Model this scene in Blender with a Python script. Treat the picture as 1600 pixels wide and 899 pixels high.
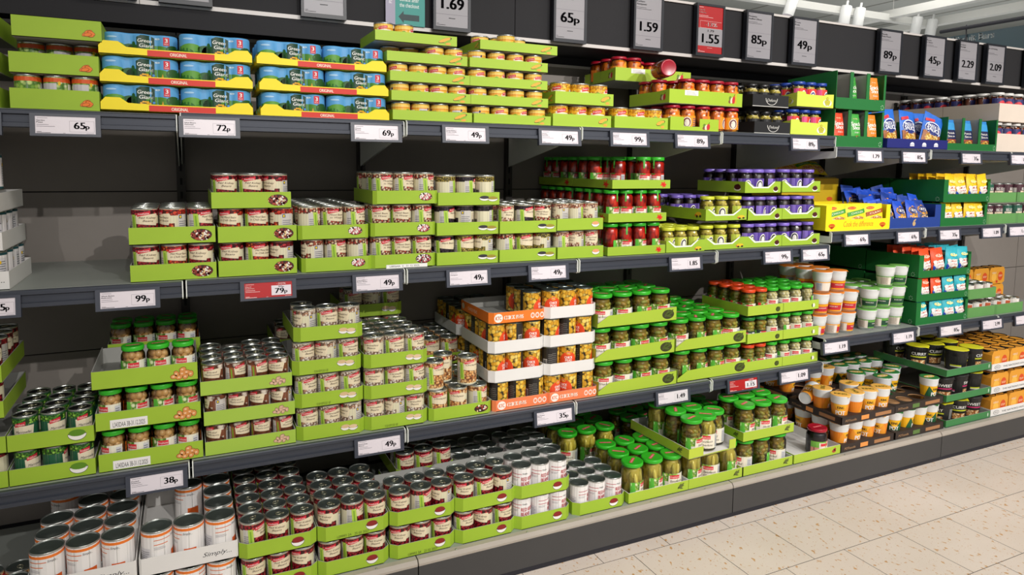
import bpy, bmesh, math, random
from mathutils import Matrix, Vector
sc = bpy.context.scene
for o in list(bpy.data.objects): bpy.data.objects.remove(o)
C = sc.collection
PI = math.pi
rnd = random.Random(7)
R = math.radians

# ------------------------------------------------------------------ camera, world, lights, exposure
cam_d = bpy.data.cameras.new('camera'); cam = bpy.data.objects.new('camera', cam_d); C.objects.link(cam); sc.camera = cam
F_PX = 1078.73; YAW = .4443; PIT = -.0981; ROL = .0111
cam_d.sensor_width = 36; cam_d.lens = F_PX/1600*36; cam_d.shift_y = -85.3/1600; cam_d.clip_start = .05; cam_d.clip_end = 100
_f = Vector((math.sin(YAW)*math.cos(PIT), math.cos(YAW)*math.cos(PIT), math.sin(PIT)))
_r0 = Vector((math.cos(YAW), -math.sin(YAW), 0)); _u0 = _r0.cross(_f)
_r = math.cos(ROL)*_r0 + math.sin(ROL)*_u0; _u = -math.sin(ROL)*_r0 + math.cos(ROL)*_u0
m = Matrix((( _r.x, _u.x, -_f.x), (_r.y, _u.y, -_f.y), (_r.z, _u.z, -_f.z))).to_4x4()
m.translation = Vector((.0066, -2.2106, 1.4161)); cam.matrix_world = m

w = bpy.data.worlds.new('store_ambience'); sc.world = w; w.use_nodes = True
w.node_tree.nodes['Background'].inputs[0].default_value = (1, .97, .93, 1)
w.node_tree.nodes['Background'].inputs[1].default_value = .3
sc.view_settings.view_transform = 'Standard'; sc.view_settings.look = 'None'
sc.view_settings.exposure = 0.0; sc.view_settings.gamma = 1.0; sc.view_settings.use_curve_mapping = False

def spot(x, y, z, tx, ty, tz, watts, size=46, blend=.6, rad=.025, col=(1, .965, .925)):
    d = bpy.data.lights.new('track_spot', 'SPOT'); d.energy = watts; d.spot_size = R(size); d.spot_blend = blend
    d.shadow_soft_size = rad; d.color = col
    o = bpy.data.objects.new('track_spot_light', d); C.objects.link(o); o.location = (x, y, z)
    o.rotation_euler = (Vector((tx, ty, tz))-Vector((x, y, z))).to_track_quat('-Z', 'Y').to_euler()
# the accent spots on the ceiling track across the aisle
for x, tx, wt in ((-.9, -.6, 130), (.4, .4, 220), (1.7, 1.6, 410), (3.0, 2.8, 450), (4.6, 4.2, 420), (6.2, 5.6, 330)):
    spot(x, -5.0, 3.45, tx, .1, .95, wt)
def area(x, y, z, sx, sy, watts, col=(1, .96, .9), rot=(0, 0, 0)):
    d = bpy.data.lights.new('fill_area_light', 'AREA'); d.shape = 'RECTANGLE'; d.size = sx; d.size_y = sy; d.energy = watts; d.color = col
    o = bpy.data.objects.new('fill_area_light', d); C.objects.link(o); o.location = (x, y, z); o.rotation_euler = rot
area(2.6, -1.7, 3.15, 6, .5, 60)  # soft fill added above the aisle floor, not a real ceiling panel
area(5.0, 2.2, 3.3, 4, 1, 40)  # added fill that brightens the aisle sign, no fitting there
area(7.5, 2.9, 2.3, 7, 4, 48, (1, .99, .96), (PI, 0, 0))     # added upward fill, hidden by the header, brightens the next aisle's ceiling

# ------------------------------------------------------------------ materials
def s2l(c): return c/12.92 if c <= .04045 else ((c+.055)/1.055)**2.4
def hexc(h): return tuple(s2l(int(h[i:i+2], 16)/255) for i in (0, 2, 4)) + (1,)
MATS = {}
def mat(name, col=None, rough=.5, metal=0, var=0, spec=.5, bump=0, coat=0):
    """plain or slightly mottled principled material"""
    if name in MATS: return MATS[name]
    if col is None: col = name
    mt = bpy.data.materials.new('m_'+name); mt.use_nodes = True; nt = mt.node_tree; b = nt.nodes['Principled BSDF']
    b.inputs['Base Color'].default_value = hexc(col); b.inputs['Roughness'].default_value = rough; b.inputs['Metallic'].default_value = metal
    b.inputs['Specular IOR Level'].default_value = spec; b.inputs['Coat Weight'].default_value = coat
    if var or bump:
        tc = nt.nodes.new('ShaderNodeTexCoord'); n = nt.nodes.new('ShaderNodeTexNoise'); n.inputs['Scale'].default_value = 14; n.inputs['Detail'].default_value = 5
        nt.links.new(tc.outputs['Object'], n.inputs['Vector'])
        if var:
            mx = nt.nodes.new('ShaderNodeMix'); mx.data_type = 'RGBA'; c = hexc(col)
            mx.inputs[6].default_value = tuple(v*(1-var) for v in c[:3])+(1,); mx.inputs[7].default_value = tuple(min(1, v*(1+var)) for v in c[:3])+(1,)
            nt.links.new(n.outputs[0], mx.inputs[0]); nt.links.new(mx.outputs[2], b.inputs['Base Color'])
        if bump:
            bp = nt.nodes.new('ShaderNodeBump'); bp.inputs['Strength'].default_value = bump; bp.inputs['Distance'].default_value = .002
            nt.links.new(n.outputs[0], bp.inputs['Height']); nt.links.new(bp.outputs[0], b.inputs['Normal'])
    MATS[name] = mt; return mt
def cells(name, cols, scale=130, rough=.4, stretch=(1, 1, 1), edge=.35, dark=None):
    """printed or packed food: coloured voronoi cells with dark gaps"""
    if name in MATS: return MATS[name]
    mt = bpy.data.materials.new('m_'+name); mt.use_nodes = True; nt = mt.node_tree; b = nt.nodes['Principled BSDF']; b.inputs['Roughness'].default_value = rough
    tc = nt.nodes.new('ShaderNodeTexCoord'); mp = nt.nodes.new('ShaderNodeMapping'); mp.inputs['Scale'].default_value = stretch
    v = nt.nodes.new('ShaderNodeTexVoronoi'); v.inputs['Scale'].default_value = scale
    nt.links.new(tc.outputs['Object'], mp.inputs[0]); nt.links.new(mp.outputs[0], v.inputs['Vector'])
    sp = nt.nodes.new('ShaderNodeSeparateColor'); nt.links.new(v.outputs['Color'], sp.inputs[0])
    rp = nt.nodes.new('ShaderNodeValToRGB'); rp.color_ramp.interpolation = 'CONSTANT'
    e = rp.color_ramp.elements
    while len(e) < len(cols): e.new(.5)
    for i, c in enumerate(cols): e[i].position = i/len(cols); e[i].color = hexc(c)
    nt.links.new(sp.outputs[0], rp.inputs[0])
    r2 = nt.nodes.new('ShaderNodeMapRange'); r2.inputs[1].default_value = edge; r2.inputs[2].default_value = edge+.35; r2.inputs[3].default_value = 0; r2.inputs[4].default_value = 1
    nt.links.new(v.outputs['Distance'], r2.inputs[0])
    mx = nt.nodes.new('ShaderNodeMix'); mx.data_type = 'RGBA'; mx.inputs[7].default_value = hexc(dark or '2a1a12')
    nt.links.new(r2.outputs[0], mx.inputs[0]); nt.links.new(rp.outputs[0], mx.inputs[6]); nt.links.new(mx.outputs[2], b.inputs['Base Color'])
    MATS[name] = mt; return mt
def glass(name, tint='ffffff', gloss=.14, rough=.04):
    if name in MATS: return MATS[name]
    mt = bpy.data.materials.new('m_'+name); mt.use_nodes = True; nt = mt.node_tree; nt.nodes.clear()
    out = nt.nodes.new('ShaderNodeOutputMaterial'); t = nt.nodes.new('ShaderNodeBsdfTransparent'); t.inputs[0].default_value = hexc(tint)
    g = nt.nodes.new('ShaderNodeBsdfGlossy'); g.inputs['Roughness'].default_value = rough; g.inputs[0].default_value = (1, 1, 1, 1)
    fr = nt.nodes.new('ShaderNodeFresnel'); fr.inputs[0].default_value = 1.5
    mth = nt.nodes.new('ShaderNodeMath'); mth.operation = 'ADD'; mth.inputs[1].default_value = gloss*.0; mth.use_clamp = True
    mx = nt.nodes.new('ShaderNodeMixShader')
    nt.links.new(fr.outputs[0], mth.inputs[0]); nt.links.new(mth.outputs[0], mx.inputs[0]); nt.links.new(t.outputs[0], mx.inputs[1]); nt.links.new(g.outputs[0], mx.inputs[2]); nt.links.new(mx.outputs[0], out.inputs[0])
    MATS[name] = mt; return mt
def M(n):
    if n in MATS: return MATS[n]
    return mat(n)           # a bare hex code makes a plain printed colour
# fabric of the shop
mat('rail', '434751', .45, .3, .04); mat('rail_dark', '2c2f36', .5, .2); mat('shelf_plate', '9da29d', .45, .2, .04); mat('white_cap', 'e8ebe6', .35)
mat('bracket', 'a9aba2', .5, .3); mat('back', '8d8680', .7, 0, .05); mat('upright', '3a3734', .5, .3); mat('upright_light', 'b4b4b2', .5); mat('slot', '050505', .8)
mat('dark_board', '1c1b1f', .75, 0, .05); mat('void', '333238', .9); mat('white_strip', 'd6d0cc', .4); mat('frame', '20232b', .4); mat('frame_grey', '3d414d', .4)
mat('screen', 'e3dbe2', .35); mat('screen_grey', '9b989d', .4); mat('red_screen', 'b3181c', .4); mat('ink', '0b0a0e', .9, 0, 0, .1); mat('ink_soft', '6a6570', .6)
mat('plinth', '403f3f', .6, .0, .06); mat('kerb', 'a89f94', .55, 0, .1, bump=.2); mat('rubber', '1d1d26', .7)
mat('metal', 'b9bcb8', .28, .9); mat('metal_dark', '6d7674', .3, .9); mat('lid_metal', '7f8a86', .33, .85, .05); mat('ring', 'cfc9ac', .3, .9)
mat('ceiling_white', 'c9ccc8', .9, 0, .03); mat('beam_white', 'd5d6d2', .6); mat('lamp_white', 'e6e8e8', .4)
# cardboard
mat('green_card', '9cbd30', .62, 0, .05); mat('green_card_deep', '7fae1e', .62, 0, .05); mat('lime_card', 'cfe04e', .62, 0, .04); mat('grey_card', 'a9a9a4', .8, 0, .05); mat('white_card', 'e4e2df', .7, 0, .03)
mat('yellow_card', 'fbe312', .5, 0, .04); mat('black_card', '17171a', .5, 0, .1); mat('brown_card', '2f241f', .6, 0, .08); mat('tan_card', 'b98e62', .7); mat('dark_green_card', '0f6b2c', .55, 0, .05)
mat('mid_green_card', '3c8048', .6, 0, .05); mat('sage_card', '5f9551', .6, 0, .08); mat('blue_card', '1f3f8f', .5, 0, .05); mat('navy_card', '1a2170', .5, 0, .05); mat('orange_card', 'f07a22', .55, 0, .05); mat('salmon_card', 'f08050', .55, 0, .05)
mat('beige_card', 'd9cbbd', .75, 0, .04); mat('maggi_card', 'f6e21a', .5, 0, .04)
# printed food
cells('beans_red', ['7a1420', 'a51f2c', '8e1a24', 'c23b42'], 150, .35, dark='35070c')
cells('beans_mixed', ['9a4a30', 'ddc39c', 'b0392c', 'e8d7b8'], 150, dark='4a2018')
cells('beans_chilli', ['b5281c', 'e06a2c', '8e1a24', 'd9442a'], 150, dark='4a100c')
cells('beans_black', ['241a22', '3a2a34', '1a1218', '4a3844'], 150, dark='0c080c')
cells('lentils', ['8a7a30', 'b09a44', '6f6428', 'c4b060'], 230, dark='3a3214')
cells('beans_borlotti', ['c59a7a', 'e0c4a6', 'a86a50', 'ecd8c0'], 150, dark='6a4030')
cells('beans_cannellini', ['e4d8c8', 'f1e8da', 'd6c2ac', 'b98a6a'], 150, dark='6a5040')
cells('tomato_mix', ['d07848', 'c65f38', 'e0a070', 'b84a2c'], 120, dark='6a2a16')
cells('chickpeas', ['e0a828', 'f2c64a', 'd29a24', 'f6d872'], 80, edge=.5, dark='1a0e06')
cells('chickpeas_pale', ['d99a5a', 'e7b87a', 'c67f46', 'f0cd98'], 120, dark='6a3a1e')
cells('peas_print', ['5a9a2c', '7ab83a', '3f7f22', '9acb50'], 170, dark='123a10')
cells('corn_print', ['f2b81c', 'f7cc3a', 'e8a412', 'fbdc62'], 160, dark='b87a10')
cells('corn_pale', ['f3c64c', 'f8dc86', 'e9b23a', 'f1e6c8'], 160, dark='c08a2a')
cells('mush_print', ['6b3a22', 'e8dccb', '7b452a', 'd9c8b2'], 60, dark='4a2414')
cells('mush_dots', ['e8dccb', 'd9c8b2', 'f2e9dc', '8a5a3e'], 130, dark='5a2e1c')
cells('pasta_print', ['e8c04c', 'f4d878', 'd9a634', 'f8e6a8'], 95, dark='a86c1c')
cells('noodle_print', ['e7b878', 'f3d39a', 'd89a56', 'f7e2b8'], 150, dark='9a5a28')
cells('leaf_print', ['9cc24a', 'c4dc84', '7aa838', 'e0ecb8'], 90, dark='4a7a20')
cells('hotdog_fill', ['9a4a22', 'b45c2c', '8a3e1c', 'c46c38'], 60, stretch=(1, 1, .25), dark='3a160a')
cells('redpep_fill', ['c4240e', 'b51c0a', 'd4381a', 'a81808'], 60, .2, (1, 1, .6), .45, dark='6a0c04'); cells('pepper_fill', ['e8801a', 'f0a028', 'd8560e', 'f4b438'], 55, .2, (1, 1, .5), .45, dark='8a2c06')
cells('dark_fill', ['1a0a10', '2c0f18', '140810', '3a1420'], 70, dark='080305')
cells('purple_print', ['7b5fc0', '8d74cc', '6e52b4', 'a590dc'], 40, dark='5a40a0')
glass('jar_glass'); glass('shrink_film', 'f4fbff', .3, .1); glass('clear_film', 'ffffff', .5, .12)
mat('brine_mush', '94601c', .12, 0, 0, .6); mat('mush_cap', 'd0a768', .3, 0, .12); mat('gherkin', 'a39a34', .22, 0, .3); mat('gherkin_brown', 'a4862c', .2, 0, .3); mat('spear', 'e9da66', .22, 0, .25)
mat('brine_green', '7a661c', .15); mat('brine_olive', 'c0b048', .15); mat('olive', 'bda84a', .2, 0, .15); mat('pepper_orange', 'ef8618', .15, 0, .3); mat('pepper_red', 'c3240f', .15, 0, .3); mat('brine_onion', 'b8ad6c', .15); mat('brine_red', 'a01a08', .15); mat('brine_orange', 'c85a0c', .15)
mat('lid_green', '35b428', .3, 0, 0, .5); mat('lid_darkgreen', '1f7a2c', .3); mat('lid_red', 'a31028', .25); mat('lid_redorange', 'e0481c', .3); mat('lid_yellow', 'cfd63a', .35); mat('lid_purple', '8069c8', .3); mat('lid_blue', '1f3f9c', .3); mat('lid_black', '101012', .3); mat('lid_white', 'd8d6d2', .3)
mat('lid_black_tin', '1c1c20', .25, .6)

# ------------------------------------------------------------------ mesh tools
class MB:
    def __init__(s): s.v = []; s.f = []; s.m = []; s.sm = []; s.mats = []
    def mi(s, n):
        if n not in s.mats: s.mats.append(n)
        return s.mats.index(n)
    def add(s, vs, fs, m, smooth=False):
        b = len(s.v); s.v += [tuple(p) for p in vs]; k = s.mi(m)
        for f in fs: s.f.append(tuple(b+i for i in f)); s.m.append(k); s.sm.append(smooth)
        return s
    def box(s, x0, x1, y0, y1, z0, z1, m):
        return s.add([(x0, y0, z0), (x1, y0, z0), (x1, y1, z0), (x0, y1, z0), (x0, y0, z1), (x1, y0, z1), (x1, y1, z1), (x0, y1, z1)],
                     [(0, 3, 2, 1), (4, 5, 6, 7), (0, 1, 5, 4), (1, 2, 6, 5), (2, 3, 7, 6), (3, 0, 4, 7)], m)
    def lathe(s, prof, m, n=24, cap0=False, cap1=False, smooth=True):
        vs = []; fs = []; k = len(prof)
        for r, z in prof:
            for i in range(n):
                a = 2*PI*i/n; vs.append((r*math.cos(a), r*math.sin(a), z))
        for j in range(k-1):
            for i in range(n):
                fs.append((j*n+i, j*n+(i+1) % n, (j+1)*n+(i+1) % n, (j+1)*n+i))
        s.add(vs, fs, m, smooth)
        if cap0: s.add(vs[:n], [tuple(reversed(range(n)))], m)
        if cap1: s.add(vs[-n:], [tuple(range(n))], m)
        return s
    def prism(s, pts, z0, z1, m, axis='z'):
        n = len(pts); T = {'z': lambda p, h: (p[0], p[1], h), 'y': lambda p, h: (p[0], h, p[1]), 'x': lambda p, h: (h, p[0], p[1])}[axis]
        vs = [T(p, z0) for p in pts]+[T(p, z1) for p in pts]
        fs = [tuple(reversed(range(n))), tuple(range(n, 2*n))]+[(i, (i+1) % n, n+(i+1) % n, n+i) for i in range(n)]
        return s.add(vs, fs, m)
    def tube(s, pts, r, m, n=6):
        vs = []; fs = []
        for i, p in enumerate(pts):
            p = Vector(p); d = (Vector(pts[min(i+1, len(pts)-1)])-Vector(pts[max(i-1, 0)])).normalized()
            a = d.cross(Vector((0, 0, 1))) if abs(d.z) < .9 else d.cross(Vector((1, 0, 0))); a.normalize(); b = d.cross(a)
            for j in range(n):
                t = 2*PI*j/n; q = p+r*(a*math.cos(t)+b*math.sin(t)); vs.append(tuple(q))
        for i in range(len(pts)-1):
            for j in range(n): fs.append((i*n+j, i*n+(j+1) % n, (i+1)*n+(j+1) % n, (i+1)*n+j))
        fs += [tuple(range(n)), tuple(range((len(pts)-1)*n, len(pts)*n))]
        return s.add(vs, fs, m, True)
    def blob(s, c, ax, m, rot=None, n=7, k=5):
        rot = rot or Matrix.Identity(3); vs = [Vector((0, 0, 1))]; fs = []
        for j in range(1, k):
            t = PI*j/k
            for i in range(n):
                a = 2*PI*i/n; vs.append(Vector((math.sin(t)*math.cos(a), math.sin(t)*math.sin(a), math.cos(t))))
        vs.append(Vector((0, 0, -1)))
        for i in range(n): fs.append((0, 1+i, 1+(i+1) % n))
        for j in range(k-2):
            for i in range(n): fs.append((1+j*n+i, 1+(j+1)*n+i, 1+(j+1)*n+(i+1) % n, 1+j*n+(i+1) % n))
        L = len(vs)-1
        for i in range(n): fs.append((L, L-n+(i+1) % n, L-n+i))
        return s.add([rot @ Vector((v.x*ax[0], v.y*ax[1], v.z*ax[2]))+Vector(c) for v in vs], fs, m, True)
    def art(s, a, mp, step=None, off=.00022):
        for vs, fs, m, ly in a.items:
            if step: vs, fs = bisect(vs, fs, step)
            s.add([mp(u, v, off*ly) for u, v in vs], fs, m)
        return s
    def mesh(s, name):
        me = bpy.data.meshes.new(name); me.from_pydata(s.v, [], s.f)
        for n in s.mats: me.materials.append(M(n))
        me.polygons.foreach_set('material_index', s.m); me.polygons.foreach_set('use_smooth', s.sm); me.update(); return me
    def build(s, name, parent=None, loc=None):
        o = bpy.data.objects.new(name, s.mesh(name)); C.objects.link(o)
        if parent: o.parent = parent
        if loc: o.location = loc
        return o
def bisect(vs, fs, step):
    bm = bmesh.new(); bv = [bm.verts.new((u, v, 0)) for u, v in vs]
    for f in fs:
        try: bm.faces.new([bv[i] for i in f])
        except ValueError: pass
    lo = min(u for u, v in vs); hi = max(u for u, v in vs); k = math.floor(lo/step)+1
    while k*step < hi-1e-6:
        bmesh.ops.bisect_plane(bm, geom=bm.verts[:]+bm.edges[:]+bm.faces[:], plane_co=(k*step, 0, 0), plane_no=(1, 0, 0), dist=1e-7); k += 1
    bm.verts.index_update()
    r = [(v.co.x, v.co.y) for v in bm.verts], [tuple(v.index for v in f.verts) for f in bm.faces]; bm.free(); return r
_TXT = {}
def text_mesh(t, bold=0, shear=0):
    k = (t, bold, shear)
    if k not in _TXT:
        cu = bpy.data.curves.new('t', 'FONT'); cu.body = t; cu.size = 1; cu.resolution_u = 3; cu.shear = shear; cu.fill_mode = 'FRONT'
        o = bpy.data.objects.new('t', cu); C.objects.link(o); dg = bpy.context.evaluated_depsgraph_get()
        me = bpy.data.meshes.new_from_object(o.evaluated_get(dg)); vs = [(v.co.x, v.co.y) for v in me.vertices]; fs = [tuple(p.vertices) for p in me.polygons]
        bpy.data.meshes.remove(me); bpy.data.objects.remove(o); bpy.data.curves.remove(cu)
        _TXT[k] = (vs, fs)
    return _TXT[k]
class Art:
    """flat print: coloured shapes at (u, v) in metres, each on a thin ink layer"""
    def __init__(s): s.items = []
    def poly(s, pts, m, ly=1): s.items.append(([tuple(p) for p in pts], [tuple(range(len(pts)))], m, ly)); return s
    def rect(s, u0, v0, u1, v1, m, ly=1): return s.poly([(u0, v0), (u1, v0), (u1, v1), (u0, v1)], m, ly)
    def ell(s, u, v, ru, rv, m, ly=1, n=14, a0=0, a1=2*PI, rot=0):
        full = abs(a1-a0-2*PI) < 1e-6; k = n if full else n+1; c, d = math.cos(rot), math.sin(rot); P = []
        for i in range(k):
            t = a0+(a1-a0)*i/n; x = ru*math.cos(t); y = rv*math.sin(t); P.append((u+x*c-y*d, v+x*d+y*c))
        return s.poly(P, m, ly)
    def text(s, t, u, v, h, m, ly=3, wd=None, bold=0, shear=0, al='c', rot=0):
        vs, fs = text_mesh(t, 0, shear)
        if not vs: return s
        x0 = min(p[0] for p in vs); x1 = max(p[0] for p in vs); y0 = min(p[1] for p in vs); y1 = max(p[1] for p in vs)
        ky = h/(.72 if y1-y0 < .72 else y1-y0) if False else h/.72
        kx = wd/(x1-x0) if wd else ky*.9
        ux = {'c': -(x0+x1)/2, 'l': -x0, 'r': -x1}[al]; c, d = math.cos(rot), math.sin(rot)
        P = [((p[0]+ux)*kx, p[1]*ky) for p in vs]
        for e in ((-bold*ky*.9, bold*ky*.9) if bold else (0,)):
            s.items.append(([(u+(x+e)*c-y*d, v+(x+e)*d+y*c) for x, y in P], fs, m, ly))
        return s
    def lines(s, u0, v0, u1, v1, n, m, ly=2, th=.35, rag=.25):
        q = random.Random(n*13+int(u0*1e4)); dv = (v1-v0)/n
        for i in range(n): s.rect(u0, v0+dv*i, u1-(u1-u0)*rag*q.random(), v0+dv*(i+th), m, ly)
        return s
    def bars(s, u0, v0, u1, v1, m='ink', ly=3):
        q = random.Random(3); u = u0
        while u < u1-.0006:
            w_ = (u1-u0)*q.choice((.03, .05, .08)); s.rect(u, v0, min(u+w_, u1), v1, m, ly); u += w_+(u1-u0)*q.choice((.03, .05))
        return s
def flat_map(x0, z0, y):         # print on a front (-Y) face whose lower left corner is (x0, z0)
    return lambda u, v, o: (x0+u, y-o, z0+v)
def side_map(y0, z0, x):         # print on a left (-X) face, u running from the back to the front
    return lambda u, v, o: (x-o, y0-u, z0+v)
def cyl_map(rf, lean=0):         # wrap round an upright body of radius rf(v), u = 0 facing the aisle
    def g(u, v, o):
        r = rf(v); a = -PI/2+u/rf(None); return ((r+o)*math.cos(a), (r+o)*math.sin(a), v)
    return g
def const_r(r): return lambda v: r

def thing(name, label, cat, loc=(0, 0, 0), rz=0, group=None):
    o = bpy.data.objects.new(name, None); C.objects.link(o); o.empty_display_size = .02; o.location = loc; o.rotation_euler = (0, 0, rz)
    return tag(o, label, cat, group)
def tag(o, label, cat, group=None):
    o['label'] = label; o['category'] = cat
    if group: o['group'] = group
    return o
def structure(mb, name):
    o = mb.build(name); o['kind'] = 'structure'; return o
KIDS = {}
def dup(src, parent=None):
    c = src.copy(); C.objects.link(c); c.parent = parent
    for k in KIDS.get(src.name, ()): dup(k, c)
    return c
class Proto:
    """the first placing uses the built thing itself, later ones copy it and its parts"""
    def __init__(s, root, w=0, d=0, h=0, word='', art=None):
        s.root = root; s.used = False; s.w = w; s.d = d; s.h = h; s.word = word
        def reg(o):
            ch = [c for c in C.objects if c.parent == o]; KIDS[o.name] = ch
            for c in ch: reg(c)
        reg(root)
    def put(s, loc, rot, label, group=None, scale=None):
        o = s.root if not s.used else dup(s.root)
        s.used = True; o.location = loc; o.rotation_euler = rot if isinstance(rot, tuple) else (0, 0, rot)
        o['label'] = label; o['category'] = s.root['category']
        if group: o['group'] = group
        elif 'group' in o: del o['group']
        o.scale = scale or (1, 1, 1)
        return o

# ------------------------------------------------------------------ tins
def art_brand(a, C_, h, bean, title, base='dcd6b6', slash='b2d24e', side='c9c5be'):
    """vegetable tin: bean picture bands, tilted cream patch with red banner, ruled panel at the side"""
    r = C_/2/PI
    a.rect(-C_/2, 0, C_/2, h, base, 0)
    a.rect(-C_/2, .80*h, C_/2, .985*h, bean, 1); a.rect(-1.3*r, .05*h, 1.15*r, .56*h, bean, 1)
    a.poly([(-1.25*r, .2*h), (-.8*r, .2*h), (-.95*r, .84*h), (-1.35*r, .84*h)], slash, 2)
    a.poly([(-1.12*r, .25*h), (-.98*r, .25*h), (-1.08*r, .78*h), (-1.2*r, .78*h)], '7fae2c', 3)
    a.poly([(-.80*r, .56*h), (.70*r, .50*h), (.90*r, .78*h), (.76*r, .87*h), (-.88*r, .82*h)], 'e6d8b8', 3)
    a.poly([(-.78*r, .78*h), (.2*r, .85*h), (.2*r, .955*h), (-.78*r, .885*h)], 'cf2338', 4)
    a.text('Freshona', -.29*r, .842*h, .055*h, 'f6e9e2', 5, wd=.8*r, bold=.02, rot=.09)
    L = title.split('|')
    for i, t in enumerate(L): a.text(t, .02*r, (.715-.095*i)*h, .065*h, '4a3326', 5, wd=min(1.35, .155*len(t))*r, shear=.25, rot=-.03)
    for s_ in (1.45*r, -1.75*r):
        u1 = s_+1.05*r if s_ > 0 else s_+.55*r
        a.rect(s_-.02*r, .12*h, u1, .83*h, side, 2); a.lines(s_+.06*r, .15*h, u1-.06*r, .66*h, 8, '77757c', 3)
    a.rect(1.5*r, .70*h, 1.74*r, .81*h, '2a3560', 3); a.ell(1.62*r, .755*h, .07*r, .04*h, 'f3d21c', 4)
    a.bars(2.65*r, .12*h, 3.05*r, .5*h)
    a.rect(2.6*r, .1*h, C_/2, .74*h, 'c6b9a0', 1)
def make_can(word, r, h, art, pull=True, top='lid_metal', name=None, metal='metal'):
    root = thing(word.replace('-', '_').replace(' ', '_'), 't', 'tin')
    MB().lathe([(r*.94, 0), (r*.985, .001), (r*.985, .003), (r*.965, .005), (r*.965, h-.005), (r*.985, h-.003), (r*.985, h-.0005), (r*.955, h), (r*.93, h-.001), (r*.92, h-.0045)], metal, 28, cap0=True).build('body', root)
    a = Art(); art(a, 2*PI*r, h-.010); L = MB(); rl = const_r(r*.975)
    L.art(a, cyl_map(lambda v: r*.975), r*.3, .00018); lb = L.build('paper_label', root); lb.location.z = .005
    t = MB(); t.lathe([(r*.925, h-.0045), (r*.86, h-.0035), (r*.8, h-.0048), (r*.66, h-.0036), (r*.6, h-.0046), (r*.001, h-.0042)], top, 28); lid = t.build('lid', root)
    if pull:
        p = MB(); z = h-.0022; n = 12
        for rr, cx in ((r*.2, r*.12), ):
            p.tube([(cx+rr*1.25*math.cos(2*PI*i/n), rr*math.sin(2*PI*i/n), z) for i in range(n+1)], .0011, 'ring', 5)
        p.blob((r*.47, 0, z), (r*.12, r*.1, .0012), 'ring'); p.build('ring_pull', lid)
    return Proto(root, 2*r, 2*r, h, word)
def A_simply(stripe, lines2, title=None, band=None):
    def f(a, C_, h):
        r = C_/2/PI; a.rect(-C_/2, 0, C_/2, h, 'efecea', 0)
        if band: a.rect(-C_/2, .9*h, C_/2, .97*h, band, 1)
        for u in (-1.1*r, 1.9*r):
            a.rect(u, .80*h, u+1.1*r, .82*h, lines2, 2); a.rect(u, .68*h, u+.9*r, .70*h, lines2, 2); a.lines(u, .56*h, u+.8*r, .64*h, 3, 'a5a2a6', 2)
        a.text('Simply...', .35*r, .80*h, .06*h, '2a2830', 3, wd=.6*r, shear=.3)
        if title:
            for i, t in enumerate(title): a.text(t, -.05*r, (.56-.17*i)*h, .14*h, stripe, 3, wd=.19*len(t)*r, bold=.02, al='l')
            a.ell(.5*r, .14*h, .35*r, .09*h, stripe, 2)
        else: a.rect(.1*r, .06*h, .9*r, .42*h, stripe, 2)
        a.rect(-2.2*r, .15*h, -1.35*r, .6*h, 'd6d3d6', 1); a.lines(-2.15*r, .18*h, -1.4*r, .55*h, 7, '8a888e', 2); a.bars(1.9*r, .1*h, 2.7*r, .4*h)
        a.rect(-2.2*r, .05*h, -2.05*r, .12*h, 'e8b81c', 2)
    return f
def A_teal(a, C_, h):
    r = C_/2/PI; a.rect(-C_/2, 0, C_/2, h, 'ebe6e6', 0); a.rect(-C_/2, .93*h, C_/2, h, '1f4f55', 1); a.rect(-C_/2, 0, C_/2, .06*h, '1f4f55', 1)
    for u in (-.3*r, 1.0*r, 2.1*r): a.rect(u, .1*h, u+.7*r, .85*h, 'd2cfd2', 1); a.lines(u+.05*r, .15*h, u+.65*r, .8*h, 9, '6f7278', 2)
    a.ell(1.15*r, .72*h, .09*r, .05*h, 'e8c01c', 3)
def A_corn(pale):
    def f(a, C_, h):
        r = C_/2/PI; a.rect(-C_/2, 0, C_/2, h, 'f0c040' if pale else 'corn_print', 0); a.rect(-C_/2, .70*h, C_/2, .76*h, 'e88a1c' if pale else 'f4b414', 1); a.rect(-C_/2, .76*h, C_/2, .92*h, 'f3cf6a' if pale else 'corn_print', 1)
        a.poly([(-.7*r, .12*h), (.7*r, .08*h), (.8*r, .62*h), (-.7*r, .72*h)], 'efe3cc', 2); a.poly([(-.55*r, .62*h), (.35*r, .72*h), (.35*r, .9*h), (-.55*r, .82*h)], 'd8303a', 3)
        a.text('Sweetcorn', 0, .36*h, .13*h, '6a4a2a', 4, wd=1.1*r, shear=.2); a.text('Freshona', -.1*r, .73*h, .1*h, 'f8ece4', 4, wd=.75*r, rot=.1)
        a.rect(1.3*r, .1*h, 2.2*r, .7*h, 'd8d4d0', 2); a.lines(1.35*r, .15*h, 2.15*r, .65*h, 5, '5a5860', 3)
        a.ell(-1.3*r, .45*h, .3*r, .2*h, '7ab02c', 2); a.rect(2.4*r, .1*h, 2.9*r, .6*h, '6e6a6c', 2); a.ell(2.3*r, .7*h, .1*r, .08*h, '2a3560', 3)
    return f
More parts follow.
